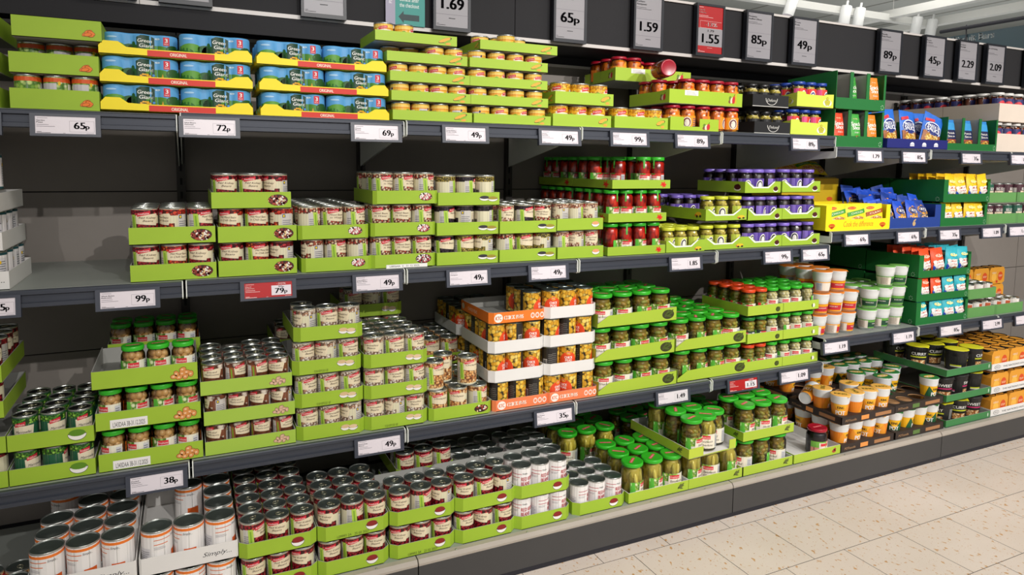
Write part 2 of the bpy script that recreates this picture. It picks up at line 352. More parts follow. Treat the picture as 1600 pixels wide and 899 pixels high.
def A_ktc(a, C_, h):
    r = C_/2/PI; a.rect(-C_/2, 0, C_/2, h, 'chickpeas', 0); a.rect(1.75*r, 0, C_/2, h, '26221f', 1); a.rect(-C_/2, 0, -2.4*r, h, '26221f', 1)
    for u in (-.15*r,): 
        a.ell(u, .40*h, 1.0*r, .37*h, 'e4491f', 2, 22); a.text('CHICK', u, .50*h, .10*h, 'fbf3ec', 4, wd=.85*r, bold=.03); a.text('PEAS', u, .38*h, .10*h, 'fbf3ec', 4, wd=.7*r, bold=.03)
        a.ell(u, .73*h, .3*r, .085*h, 'f0a42c', 3); a.ell(u, .73*h, .24*r, .06*h, 'd8331c', 4); a.text('KTC', u, .70*h, .065*h, 'fbe9a0', 5, wd=.32*r, bold=.03)
    a.rect(2.0*r, .2*h, 2.5*r, .55*h, 'e6e2de', 2); a.bars(2.02*r, .22*h, 2.48*r, .53*h); a.lines(2.6*r, .2*h, 3.1*r, .8*h, 8, '7a7672', 2)
    a.lines(-3.1*r, .15*h, -2.5*r, .85*h, 9, '6a6662', 2)
def A_peas(a, C_, h):
    r = C_/2/PI; a.rect(-C_/2, 0, C_/2, h, 'leaf_print', 0); a.rect(-C_/2, .84*h, C_/2, .98*h, 'd8571c', 1); a.rect(-.9*r, .1*h, .5*r, .8*h, 'c9c6c6', 2); a.lines(-.85*r, .14*h, .45*r, .62*h, 6, '66646c', 3)
    a.rect(1.4*r, .05*h, 2.6*r, .8*h, 'ece6d8', 2); a.text('Peas', 2*r, .4*h, .12*h, '3a5a1c', 3); a.ell(.7*r, .8*h, .1*r, .07*h, 'e8c01c', 3)
def A_marrow(a, C_, h):
    r = C_/2/PI; a.rect(-C_/2, 0, C_/2, h, '1f5a3c', 0); a.rect(-C_/2, .78*h, C_/2, .97*h, 'peas_print', 1); a.rect(-1.2*r, .03*h, 1.3*r, .26*h, 'peas_print', 1)
    a.poly([(-.75*r, .25*h), (.7*r, .2*h), (.85*r, .72*h), (-.8*r, .72*h)], 'e6dabe', 3); a.poly([(-.65*r, .68*h), (.2*r, .75*h), (.2*r, .88*h), (-.65*r, .8*h)], 'cf2338', 4)
    a.text('Freshona', -.22*r, .74*h, .075*h, 'f6e9e2', 5, wd=.7*r, rot=.09); a.text('Marrowfat', .02*r, .48*h, .09*h, '3f3a4a', 5, wd=1.2*r, shear=.25); a.text('Peas', .02*r, .34*h, .07*h, '3f3a4a', 5, shear=.25)
    a.rect(1.5*r, .08*h, 2.6*r, .75*h, '2f7050', 1); a.lines(1.55*r, .14*h, 2.5*r, .7*h, 8, '16402a', 2)
def A_soup(c, patch, t):
    def f(a, C_, h):
        r = C_/2/PI; a.rect(-C_/2, 0, C_/2, h, c, 0); a.rect(-.95*r, .04*h, .95*r, .62*h, patch, 2); a.text(t[0], 0, .66*h, .17*h, 'f3efe8', 3, wd=1.5*r, bold=.01)
        a.text(t[1], 0, .4*h, .14*h, '3a3430', 3, wd=1.3*r, bold=.01); a.text(t[2], 0, .18*h, .14*h, '3a3430', 3, wd=1.3*r, bold=.01)
        a.rect(1.3*r, .1*h, 2.4*r, .85*h, 'a9abb0', 1); a.lines(1.35*r, .15*h, 2.3*r, .8*h, 7, '5a5c64', 2); a.rect(-2.6*r, .1*h, -1.5*r, .8*h, 'c8c4bc', 1)
    return f
def A_fish(a, C_, h):
    r = C_/2/PI; a.rect(-C_/2, 0, C_/2, h, 'e9e4dc', 0); a.rect(-.5*r, .05*h, .4*r, .95*h, 'b5532c', 1); a.rect(1.2*r, .1*h, 2.4*r, .9*h, 'c8c4c0', 1); a.lines(1.25*r, .15*h, 2.3*r, .85*h, 7, '5a5c64', 2)
P = {}
def fr(word, bean, title, **k): return make_can(word, .0355, .104, lambda a, c, h: art_brand(a, c, h, bean, title, **k))
P['kidney'] = fr('red kidney bean tin', 'beans_red', 'Red Kidney|Beans')
P['chilli'] = fr('chilli bean tin', 'beans_chilli', 'Mild Mixed Beans|in Chilli Sauce')
P['mixed'] = fr('mixed bean tin', 'beans_mixed', 'Mixed Beans|in Water')
P['black'] = fr('black bean tin', 'beans_black', 'Black Beans')
P['lentil'] = fr('green lentil tin', 'lentils', 'Green Lentils')
P['borlotti'] = make_can('borlotti bean tin', .0315, .104, lambda a, c, h: art_brand(a, c, h, 'beans_borlotti', 'Borlotti|Beans'))
P['cannellini'] = fr('cannellini bean tin', 'beans_cannellini', 'Cannellini|Beans')
P['chickfresh'] = fr('cream-labelled chickpea tin', 'chickpeas_pale', 'Chickpeas')
P['mushtin'] = make_can('sliced mushroom tin', .032, .092, lambda a, c, h: art_brand(a, c, h, 'mush_print', 'Sliced|Mushrooms', base='7b452a', slash='9c5a34'))
P['marrow'] = make_can('marrowfat pea tin', .031, .092, A_marrow, top='lid_black_tin')
P['potato'] = make_can('big white potato tin', .0412, .118, A_simply('d9601c', 'd9702c', None, 'ee7a24'), pull=False)
P['wkidney'] = make_can('white-labelled kidney bean tin', .0355, .108, A_simply('b3202c', 'b0283a', ('RED KIDNEY', 'BEANS')), pull=False)
P['teal'] = make_can('white tin with teal bands', .0365, .1, A_teal, pull=False)
P['corn'] = make_can('small sweetcorn tin', .0322, .0585, A_corn(True), top='metal')
P['bigcorn'] = make_can('sweetcorn tin', .039, .078, A_corn(False), top='metal')
P['ktc'] = make_can('black-topped chickpea tin', .0355, .104, A_ktc, pull=False, top='lid_metal', metal='metal_dark')
P['peas'] = make_can('pea and carrot tin', .032, .091, A_peas, pull=False, top='metal')
P['soupg'] = make_can('green soup tin', .035, .1, A_soup('1f5a48', 'e6d6bc', ('BIG SOUP', 'FARMERS', 'VEG')), pull=False, top='metal')
P['soupr'] = make_can('maroon soup tin', .035, .1, A_soup('4a2430', 'e6d0b4', ('BIG SOUP', 'BEEF &', 'ONION')), pull=False, top='metal')
P['fish'] = make_can('short white tin with brown stripe', .037, .075, A_fish, pull=True, top='metal')

# ------------------------------------------------------------------ jars
def fill_mesh(kind, r, h):
    b = MB(); q = random.Random(5)
    core = {'mush': 'brine_mush', 'gherkin': 'brine_green', 'spear': 'brine_olive', 'olive': 'brine_olive', 'peppers': 'brine_orange', 'redpep': 'brine_red', 'onion': 'brine_onion'}.get(kind)
    if kind in ('dark', 'hotdog', 'redpep', 'peppers'):
        b.lathe([(r*.5, .002), (r*.93, .006), (r*.95, h*.86), (r*.8, h*.93), (.001, h*.93)], {'dark': 'dark_fill', 'hotdog': 'hotdog_fill', 'redpep': 'redpep_fill', 'peppers': 'pepper_fill'}[kind], 18, cap0=True); return b
    b.lathe([(r*.5, .002), (r*.74, .006), (r*.74, h*.84), (r*.7, h*.9), (.001, h*.9)], core, 16, cap0=True)
    def rot(): return Matrix.Rotation(q.uniform(0, PI), 3, 'X') @ Matrix.Rotation(q.uniform(0, PI), 3, 'Z')
    def ring(dz, n, ax, ms, jit=.3, rr=.75, orient=None, top=.84):
        z = ax[2]*1.15+.005 if kind in ('spear', 'gherkin') else ax[2]*1.12+.002; j = 0
        if kind == 'gherkin': z = .0225
        while z < h*top:
            for i in range(n):
                a = 2*PI*(i+.5*(j % 2)+jit*q.uniform(-.5, .5))/n; s_ = q.uniform(.85, 1.12)
                rm = orient(a) if orient else rot()
                b.blob((r*rr*math.cos(a), r*rr*math.sin(a), z+q.uniform(-.1, .1)*dz), tuple(k*s_ for k in ax), q.choice(ms), rm, 8, 5)
            z += dz; j += 1
    if kind == 'mush': ring(.017, 7, (.0122, .0105, .0115), ['mush_cap', 'mush_cap', 'bd9150'], rr=.58)
    if kind == 'olive': ring(.0130, 8, (.0082, .0082, .0092), ['olive', 'b5a64a', 'a89a3c'], rr=.64)
    if kind == 'gherkin': ring(.0145, 8, (.0165, .0088, .0088), ['gherkin', 'gherkin_brown', '8a8e30'], rr=.66, orient=lambda a: Matrix.Rotation(a+PI/2+q.uniform(-.5, .5), 3, 'Z') @ Matrix.Rotation(q.uniform(-.6, .6), 3, 'Y'))
    if kind == 'onion': ring(.0135, 8, (.0092, .0092, .0088), ['e2dcb8', 'd2cba0', 'cfc68f'], rr=.62)
    if kind == 'spear': ring(.045, 9, (.0088, .0088, .027), ['spear', 'b5ab3c', '8c8a28'], rr=.76, orient=lambda a: Matrix.Rotation(q.uniform(-.12, .12), 3, 'X'))
    if kind == 'peppers': ring(.024, 6, (.022, .013, .02), ['pepper_orange', 'f09a1c', 'e0600c'], rr=.62)
    if kind == 'redpep': ring(.022, 6, (.021, .013, .017), ['pepper_red', 'b8200c', 'd23a18'], rr=.64)
    return b
def make_jar(word, r, h, kind, lid, art, name=None, logo=None, lidh=.011, lidr=.9, seal=None, neck=.84):
    root = thing(word.replace('-', '_').replace(' ', '_'), 't', 'jar'); hb = h-lidh
    prof = [(r*.8, 0), (r*.96, .003), (r, .008), (r, hb*.76), (r*.97, hb*.84), (r*neck, hb*.93), (r*neck, hb)]
    MB().lathe(prof, 'jar_glass', 26).build('glass', root)
    fill_mesh(kind, r*.97, hb).build('contents', root)
    l = MB(); R_ = r*lidr; l.lathe([(R_*.97, hb-.003), (R_, hb-.001), (R_, h-.003), (R_*.94, h-.0005), (R_*.86, h-.0012), (.0005, h-.0012)], lid, 26)
    if logo:
        a = Art(); a.poly([(-.55*r, -.13*r), (.55*r, -.13*r), (.55*r, .13*r), (-.55*r, .13*r)], 'd83848', 1); a.text('Freshona', 0, -.07*r, .15*r, 'f8e8e0', 2, wd=.95*r)
        l.art(a, lambda u, v, o: (u, v, h-.0010+o))
    if seal: l.add([(R_*1.005*math.cos(t), R_*1.005*math.sin(t), h-.004) for t in (-PI/2-.12, -PI/2+.12)]+[(r*1.004*math.cos(t), r*1.004*math.sin(t), hb*.70) for t in (-PI/2+.1, -PI/2-.1)], [(0, 1, 2, 3)], seal)
    l.build('lid', root)
    if art:
        v0, v1 = art[1], art[2]; a = Art(); art[0](a, r, (v1-v0)*hb); L = MB().art(a, cyl_map(lambda v: r*1.006), r*.3, .00018); o = L.build('label', root); o.location.z = v0*hb
    return Proto(root, 2*r, 2*r, h, word)
def J_fresh(title, ground='e9e6d2', back='ef7a1c', green='5ab83a', veg='leaf_print'):
    def f(a, r, h):
        a.rect(-1.45*r, 0, 1.5*r, h, ground, 0); a.rect(-1.4*r, .45*h, .2*r, h, veg, 1); a.poly([(-1.45*r, 0), (-.9*r, 0), (-1.1*r, h), (-1.45*r, h)], green, 2)
        a.poly([(-.65*r, .08*h), (.75*r, .02*h), (.85*r, .8*h), (-.6*r, .86*h)], 'eee6d4', 3); a.rect(-.5*r, .66*h, .4*r, .9*h, 'd8303c', 4); a.text('Freshona', -.05*r, .72*h, .12*h, 'f8e8e0', 5, wd=.8*r)
        t = title.split('|')
        for i, s_ in enumerate(t): a.text(s_, .08*r, (.42-.24*i)*h, .15*h, '4a4438', 5, wd=min(1.2, .14*len(s_))*r, shear=.25)
        a.rect(.95*r, .06*h, 1.45*r, .9*h, 'cfd0d4', 3); a.lines(.98*r, .1*h, 1.4*r, .85*h, 7, '66686e', 4)
        a.rect(1.9*r, 0, 3.3*r, h, back, 0)
        for i in range(4): a.rect(1.95*r, (.1+.23*i)*h, 3.2*r, (.16+.23*i)*h, 'a9460c' if back == 'ef7a1c' else '2f8a2c', 1)
        a.rect(1.95*r, .1*h, 2.4*r, .5*h, 'ece8e4', 2); a.bars(1.98*r, .13*h, 2.37*r, .47*h)
    return f
def J_band(c, c2, seal='f3efe6', ring_='2a2a3a', word=None):
    def f(a, r, h):
        a.rect(-1.5*r, 0, 1.5*r, h, c, 0); a.rect(-1.5*r, .0, -.8*r, h, c2, 1); a.ell(0, .46*h, .5*r, .44*h, seal, 2, 20); a.ell(0, .46*h, .42*r, .36*h, ring_, 3, 20); a.ell(0, .42*h, .28*r, .3*h, seal, 4, 16)
        a.lines(.7*r, .12*h, 1.4*r, .88*h, 5, '3a4a8a' if c != 'e8332c' else 'f6d8d8', 2); a.rect(1.9*r, .05*h, 2.7*r, .95*h, 'eceae6', 0); a.bars(1.95*r, .1*h, 2.65*r, .8*h, ly=1)
    return f
def J_deluxe(a, r, h):
    a.rect(-1.6*r, 0, 1.6*r, h, '141416', 0); a.text('Deluxe', 0, .6*h, .2*h, 'e8e6e2', 2, wd=.9*r, shear=.3); a.lines(-.6*r, .1*h, .6*r, .45*h, 3, 'd8d6d2', 2); a.rect(.95*r, .1*h, 1.5*r, .8*h, 'e4e2de', 2)
def J_dog(a, r, h):
    a.rect(-1.6*r, 0, 1.6*r, h, '2a2a66', 0); a.ell(-.1*r, .42*h, .8*r, .42*h, 'd8303c', 1, 18); a.rect(-.9*r, .1*h, .7*r, .42*h, 'd8303c', 1); a.text('BOCKWURST', -.1*r, .35*h, .14*h, 'f6e8e0', 3, wd=1.1*r, bold=.01); a.text('STYLE', -.1*r, .15*h, .12*h, 'f6e8e0', 3, wd=.7*r)
    a.rect(.85*r, .08*h, 1.55*r, .92*h, 'c6c6cc', 1); a.lines(.9*r, .12*h, 1.5*r, .88*h, 7, '66686e', 2)
def J_beet(a, r, h):
    a.rect(-1.4*r, 0, 1.5*r, h, 'e7a08a', 0); a.rect(-1.4*r, .5*h, .2*r, h, '7ab848', 1); a.poly([(-.6*r, .1*h), (.6*r, .1*h), (.6*r, .85*h), (-.6*r, .9*h)], 'efe0d0', 2); a.rect(-.45*r, .62*h, .4*r, .84*h, 'd8303c', 3); a.ell(1.0*r, .4*h, .3*r, .2*h, '8a1430', 2); a.rect(1.5*r, 0, 2.6*r, h, 'b5204a', 0)
P['mushjar'] = make_jar('mushroom jar', .0323, .112, 'mush', 'lid_green', (J_fresh('Button|Mushrooms'), .12, .7), logo=1, lidr=.93)
P['gherkin'] = make_jar('gherkin jar', .045, .125, 'gherkin', 'lid_green', (J_fresh('Gherkins', back='5ab848'), .10, .58), logo=1, lidh=.012, lidr=.93)
P['gherkintall'] = make_jar('tall gherkin jar', .045, .142, 'gherkin', 'lid_green', (J_fresh('Sliced|Gherkins', back='5ab848'), .10, .56), logo=1, lidh=.012, lidr=.95)
P['spear'] = make_jar('gherkin spear jar', .045, .142, 'spear', 'lid_green', (J_fresh('Sandwich|Gherkins', back='5ab848'), .10, .55), logo=1, lidh=.012, lidr=.95)
P['pickle'] = make_jar('slim pickle jar', .0325, .112, 'onion', 'lid_green', (J_fresh('Silverskin|Onions', back='5ab848', veg='e6e4cc'), .06, .6), lidr=.93)
P['picklered'] = make_jar('orange-lidded pickle jar', .0325, .112, 'gherkin', 'lid_redorange', (J_fresh('Pickles', green='d9342c'), .06, .5), lidr=.93)
P['pickledark'] = make_jar('dark-lidded pickle jar', .0325, .112, 'gherkin', 'lid_darkgreen', (J_fresh('Capers', ground='2f4a3a', veg='1f3a2c'), .06, .5), lidr=.93)
P['redpep'] = make_jar('red pepper jar', .0322, .124, 'redpep', 'lid_green', (J_fresh('Chilli|Peppers', back='4a9a3a', veg='leaf_print', ground='c8301c'), .04, .52), seal='4ab03a', lidr=.93)
P['peppers'] = make_jar('roasted pepper jar', .036, .1, 'peppers', 'lid_red', (J_band('f39a1c', 'e8771c', 'e8e0d0', '6a1420'), .12, .66), lidh=.009, lidr=.95)
P['olive'] = make_jar('yellow-lidded olive jar', .0312, .1, 'olive', 'lid_yellow', (J_band('cdd452', 'a9b83a'), .08, .66), lidr=.95)
P['beet'] = make_jar('purple-lidded dark jar', .0322, .1, 'dark', 'lid_purple', (J_band('purple_print', '8d74cc'), .06, .68), lidr=.95)
P['oliveblue'] = make_jar('blue-lidded olive jar', .031, .11, 'olive', 'lid_blue', (J_band('e8332c', 'e0508a', 'f3ece0', '3a3a8a'), .06, .8), lidr=.95)
P['deluxe'] = make_jar('black-labelled olive jar', .0322, .095, 'olive', 'lid_black', (J_deluxe, .04, .72), lidr=.9)
P['hotdog'] = make_jar('hot dog sausage jar', .0350, .152, 'hotdog', 'lid_white', (J_dog, .3, .86), lidr=.93)
P['beetred'] = make_jar('beetroot jar', .045, .12, 'dark', 'lid_red', (J_beet, .1, .6), logo=1, lidh=.012, lidr=.93)

# ------------------------------------------------------------------ cups
def make_cup(word, r0, r1, h, base, lidm, art, tab=True, name='noodle_cup', logo=None, stripe='efeceb'):
    root = thing(name, 't', 'cup')
    rf = lambda v: r0+(r1-r0)*(v/h if v is not None else .5)
    MB().lathe([(r0*.9, .003), (r0, 0), (rf(h*.7), h*.7), (rf(h*.72)+.0015, h*.74), (rf(h*.95), h*.95), (r1+.001, h-.003), (r1+.001, h), (r1, h)], base, 26, cap0=True).build('cup_body', root)
    a = Art(); art(a, 2*PI*rf(None), h); MB().art(a, cyl_map(lambda v: rf(v)+.0006), r0*.3).build('printed_sleeve', root)
    l = MB().lathe([(r1+.0016, h+.0003), (r1+.0016, h+.0012), (r1*.9, h+.0018), (.0005, h+.0018)], lidm, 26)
    if tab: l.add([(r1*.45, -r1*.92, h+.001), (r1*.88, -r1*.5, h+.001), (r1*.82, -r1*.84, h-.003)], [(0, 2, 1)], lidm)
    if logo:
        a = Art(); a.text(logo, 0, -.012, .02, '3a2a1c' if logo != 'POT' else 'f6f2ea', 2, wd=r1*1.2, bold=.03); a.ell(0, 0, r1*.8, r1*.35, 'f3c24a' if base != 'x' else 'f3c24a', 1); l.art(a, lambda u, v, o: (u, v, h+.0019+o))
    l.build('foil_lid', root)
    return Proto(root, 2*r1, 2*r1, h+.002, word)
def C_pot(main, second, dark):
    def f(a, C_, h):
        r = C_/2/PI; a.rect(-C_/2, 0, C_/2, .68*h, main, 0)
        for s_ in (0, PI*r):
            for sg in ((0,) if s_ == 0 else (1, -1)):
                c = s_*(1 if sg >= 0 else -1)
        a.poly([(-1.6*r, .0), (1.6*r, 0), (1.6*r, .12*h), (.9*r, .68*h), (-.9*r, .68*h), (-1.6*r, .12*h)], second, 1)
        a.poly([(-.9*r, .68*h), (.9*r, .68*h), (0, .3*h)], main if dark else 'f6b42c', 2)
        a.text('KING', 0, .50*h, .1*h, '2a2018' if dark else '3a2a14', 4, wd=.75*r, bold=.03); a.text('POT', 0, .26*h, .17*h, 'fbf8f2', 4, wd=1.15*r, bold=.04); a.ell(0, .16*h, .5*r, .03*h, '3a2a14', 3)
        a.rect(2.0*r, .06*h, 2.9*r, .3*h, 'efece8', 1); a.bars(2.45*r, .08*h, 2.85*r, .28*h, ly=2); a.lines(1.9*r, .36*h, 2.9*r, .5*h, 3, '4a3418', 1)
    return f
def C_band(c1, c2, t):
    def f(a, C_, h):
        r = C_/2/PI; a.rect(-C_/2, .12*h, C_/2, .52*h, 'e9ddd0', 0); a.rect(-1.2*r, .12*h, .9*r, .52*h, c1, 1); a.rect(-1.2*r, .18*h, .9*r, .42*h, c2, 2); a.text(t, -.15*r, .32*h, .05*h, 'f3ece6', 3, wd=1.0*r, bold=.02)
        a.rect(1.2*r, .14*h, 1.9*r, .5*h, 'b9bcc6', 1); a.lines(1.25*r, .16*h, 1.85*r, .48*h, 6, '7a7c88', 2); a.rect(-2.6*r, .14*h, -1.6*r, .5*h, 'c8bcae', 1); a.lines(-2.5*r, .17*h, -1.7*r, .48*h, 5, '9a8c80', 2); a.rect(-C_/2, .5*h, C_/2, .54*h, c1, 1)
    return f
def C_dark(c, t):
    def f(a, C_, h):
        r = C_/2/PI; a.rect(-C_/2, 0, C_/2, .98*h, '1b1c1a', 0); a.text(t, 0, .6*h, .14*h, 'efeee8', 2, wd=1.4*r, bold=.02); a.rect(-.8*r, .48*h, .8*r, .54*h, c, 2); a.rect(-.7*r, .08*h, .7*r, .36*h, 'noodle_print', 2)
        a.rect(1.4*r, .25*h, 2.4*r, .75*h, '8a8c8a', 1); a.lines(1.45*r, .3*h, 2.35*r, .7*h, 6, '3a3c3a', 2); a.rect(2.5*r, .1*h, 3.0*r, .5*h, c, 1); a.rect(-2.6*r, .2*h, -1.5*r, .3*h, c, 1); a.rect(-2.6*r, .2*h, -1.5*r, .24*h, 'dcdcd4', 2)
    return f
P['kingo'] = make_cup('orange noodle pot', .029, .0425, .118, 'lamp_white', 'f3b85a', C_pot('e8861c', 'ee9a2a', False), logo='KING')
P['kingg'] = make_cup('green and yellow noodle pot', .029, .0425, .118, 'lamp_white', '2f7a3c', C_pot('f2b818', '1f5a34', True), logo='POT')
P['cupo'] = make_cup('orange and red noodle cup', .033, .0445, .1, 'lamp_white', 'f08a2c', C_band('f5a81c', 'c32838', 'NOODLE SNACK'), name='noodle_cup')
P['cupg'] = make_cup('green noodle cup', .033, .0445, .1, 'lamp_white', '7cc05a', C_band('6aa84a', '1f4a34', 'NOODLE SNACK'), name='noodle_cup')
P['curry'] = make_cup('black curry noodle pot', .044, .0535, .106, 'lid_black', 'd8d422', C_dark('c8d02c', 'CURRY'), name='noodle_cup')
P['sweet'] = make_cup('black and pink noodle pot', .044, .0535, .106, 'lid_black', '3a3a3a', C_dark('c8286a', 'SWEET'), name='noodle_cup')

# ------------------------------------------------------------------ film packs, pouches, boxes
def make_pouch(word, w_, h, d, m, art, seam=.012, name='food_pouch', cat='pouch', lumpy=.1, seamm=None):
    root = thing(name, 't', cat); b = MB(); nx, nz = 9, 11; q = random.Random(int(w_*9e3+h*7e3)); bump = [[q.uniform(-1, 1) for _ in range(nz+1)] for _ in range(nx+1)]
    def dep(x, z):
        s_ = max(0, math.sin(PI*min(1, max(0, x/w_))))**.5; z2 = (z-seam)/(h-2*seam)
        if z2 <= 0 or z2 >= 1: return .0008
        t = max(0, math.sin(PI*z2**.8))**.55; i = min(nx, max(0, round(x/w_*nx))); j = min(nz, max(0, round(z/h*nz))); return .0008+d/2*s_*t*(1+lumpy*bump[i][j])
    zs = [0, seam*.6, seam]+[seam+(h-2*seam)*j/7 for j in range(1, 7)]+[h-seam, h-seam*.6, h]
    def wav(z): return 0 if seam < z < h-seam else .0012
    for sgn in (-1, 1):
        vs = [(w_*i/nx-w_/2, sgn*dep(w_*i/nx, z)+wav(z)*math.sin(i*2.2), z) for z in zs for i in range(nx+1)]; fs = []
        for j in range(len(zs)-1):
            for i in range(nx):
                q_ = (j*(nx+1)+i, j*(nx+1)+i+1, (j+1)*(nx+1)+i+1, (j+1)*(nx+1)+i); fs.append(q_ if sgn < 0 else tuple(reversed(q_)))
        b.add(vs, fs, m, True)
    b.build('film', root)
    a = Art(); art(a, w_, h)
    def mp(u, v, o): return (u-w_/2, -dep(u, v)-.0012-o, v)
    g = MB()
    for vs, fs, mm, ly in a.items:
        vs, fs = bisect(vs, fs, w_/9); vv = [(y, x) for x, y in vs]; vv, fs = bisect(vv, fs, h/11); g.add([mp(y, x, .00035*ly) for x, y in vv], fs, mm)
    g.build('front_print', root)
    return Proto(root, w_, d, h, word)
def Q_snack(c, food):
    def f(a, w_, h):
        a.rect(.06*w_, .07*h, .94*w_, .9*h, c, 0); a.text('Snack', .5*w_, .62*h, .12*h, 'f8f4ec', 2, wd=.8*w_, bold=.03); a.text('Shot', .5*w_, .50*h, .12*h, 'f8f4ec', 2, wd=.66*w_, bold=.03); a.text('PASTA', .5*w_, .38*h, .05*h, 'f8f4ec', 2, wd=.4*w_)
        a.ell(.5*w_, .18*h, .36*w_, .13*h, 'a8301c', 1); a.ell(.5*w_, .165*h, .32*w_, .115*h, food, 2); a.text('KNORR', .5*w_, .82*h, .04*h, 'f6e0b0', 2, wd=.4*w_)
    return f
def Q_sauce(a, w_, h):
    a.rect(.05*w_, .1*h, .95*w_, .45*h, '9a5a2c', 1); a.ell(.52*w_, .26*h, .36*w_, .17*h, 'pasta_print', 2); a.ell(.5*w_, .56*h, .42*w_, .2*h, 'e8f0fa', 1); a.ell(.5*w_, .55*h, .40*w_, .18*h, '1c2a78', 2)
    a.text("PASTA 'N'", .5*w_, .58*h, .09*h, 'f6f8fc', 4, wd=.62*w_, bold=.03); a.text('SAUCE', .5*w_, .47*h, .11*h, 'f6f8fc', 4, wd=.66*w_, bold=.04); a.poly([(.06*w_, .72*h), (.5*w_, .78*h), (.5*w_, .86*h), (.06*w_, .8*h)], 'd8303c', 2)
def Q_pasta2(a, w_, h):
    a.rect(.05*w_, .62*h, .95*w_, .9*h, '3a9ad8', 0); a.rect(.05*w_, .32*h, .95*w_, .64*h, '1c2450', 1); a.text('Pasta &', .45*w_, .5*h, .07*h, 'f3f0e8', 3, wd=.6*w_, bold=.02); a.text('Sauce', .45*w_, .39*h, .07*h, 'f3f0e8', 3, wd=.55*w_, bold=.02)
    a.rect(.05*w_, .27*h, .95*w_, .32*h, 'a84a28', 1); a.rect(.05*w_, .06*h, .95*w_, .28*h, '6a3a28', 1); a.ell(.5*w_, .17*h, .36*w_, .12*h, 'pasta_print', 2)
def Q_super(c):
    def f(a, w_, h):
        a.ell(.5*w_, .55*h, .40*w_, .22*h, 'e8a02c', 1); a.ell(.5*w_, .54*h, .36*w_, .19*h, '1c2a6a', 2); a.text('SUPER', .5*w_, .5*h, .12*h, 'f8f6f0', 4, wd=.6*w_, bold=.04); a.rect(.12*w_, .12*h, .88*w_, .36*h, c, 1); a.ell(.5*w_, .23*h, .3*w_, .1*h, 'noodle_print', 2); a.text('Noodles', .5*w_, .38*h, .06*h, 'f6c63c', 4, wd=.5*w_)
    return f
def Q_noodle(tx):
    def f(a, w_, h):
        a.rect(.08*w_, .08*h, .92*w_, .5*h, 'eee8e2', 1); a.text(tx, .5*w_, .38*h, .06*h, 'd8402c', 2, wd=.55*w_); a.text('NOODLES', .5*w_, .28*h, .05*h, 'c04a6a', 2, wd=.5*w_); a.poly([(.05*w_, .06*h), (.45*w_, .06*h), (.05*w_, .32*h)], '1c46b8', 2); a.ell(.68*w_, .14*h, .2*w_, .07*h, 'noodle_print', 2); a.ell(.5*w_, .68*h, .25*w_, .07*h, 'f3e9a0' if tx != 'CURRY' else 'f6c0a8', 1)
    return f
P['shotr'] = make_pouch('red pasta snack pouch', .078, .148, .024, 'e2431f', Q_snack('e2431f', 'noodle_print'))
P['shotg'] = make_pouch('green pasta snack pouch', .078, .148, .024, '3fa03c', Q_snack('3fa03c', 'pasta_print'))
P['shoto'] = make_pouch('orange pasta snack pouch', .078, .148, .024, 'f0801c', Q_snack('f0801c', 'noodle_print'))
P['sauce'] = make_pouch('blue pasta sauce pouch', .122, .185, .03, '1f6ad0', Q_sauce)
P['sauce2'] = make_pouch('pasta and sauce pouch', .1, .15, .026, '2f86d0', Q_pasta2)
P['superb'] = make_pouch('blue noodle packet', .085, .13, .03, '1a4ec8', Q_super('f0b03c'), lumpy=.35)
P['supert'] = make_pouch('dark blue noodle packet', .085, .13, .03, '1c3f98', Q_super('4a4a4c'), lumpy=.35)
P['yel'] = make_pouch('yellow noodle packet', .088, .125, .034, 'fbc80c', Q_noodle('CHICKEN'), lumpy=.35)
P['ora'] = make_pouch('orange noodle packet', .088, .125, .034, 'f4511f', Q_noodle('CURRY'), lumpy=.35)
P['tea'] = make_pouch('turquoise noodle packet', .088, .125, .034, '2fb4c4', Q_noodle('BEEF'), lumpy=.35)
def Q_maggi(c, t):
    def f(a, w_, h):
        a.poly([(.05*w_, .5*h), (.95*w_, .62*h), (.95*w_, .8*h), (.05*w_, .68*h)], c, 1); a.text(t, .5*w_, .61*h, .08*h, 'f6f2e0', 2, wd=.6*w_, rot=.1); a.ell(.5*w_, .28*h, .38*w_, .22*h, 'noodle_print', 1); a.ell(.3*w_, .86*h, .2*w_, .06*h, 'd8301c', 1); a.text('MAGGI', .3*w_, .84*h, .04*h, 'fbe04c', 2, wd=.3*w_, bold=.02)
    return f
P['magg'] = make_pouch('yellow noodle block packet', .128, .11, .03, 'f3dc24', Q_maggi('3f9a34', 'CHICKEN'), seam=.008)
P['magc'] = make_pouch('yellow curry noodle packet', .128, .11, .03, 'f3dc24', Q_maggi('a8501c', 'CURRY'), seam=.008)
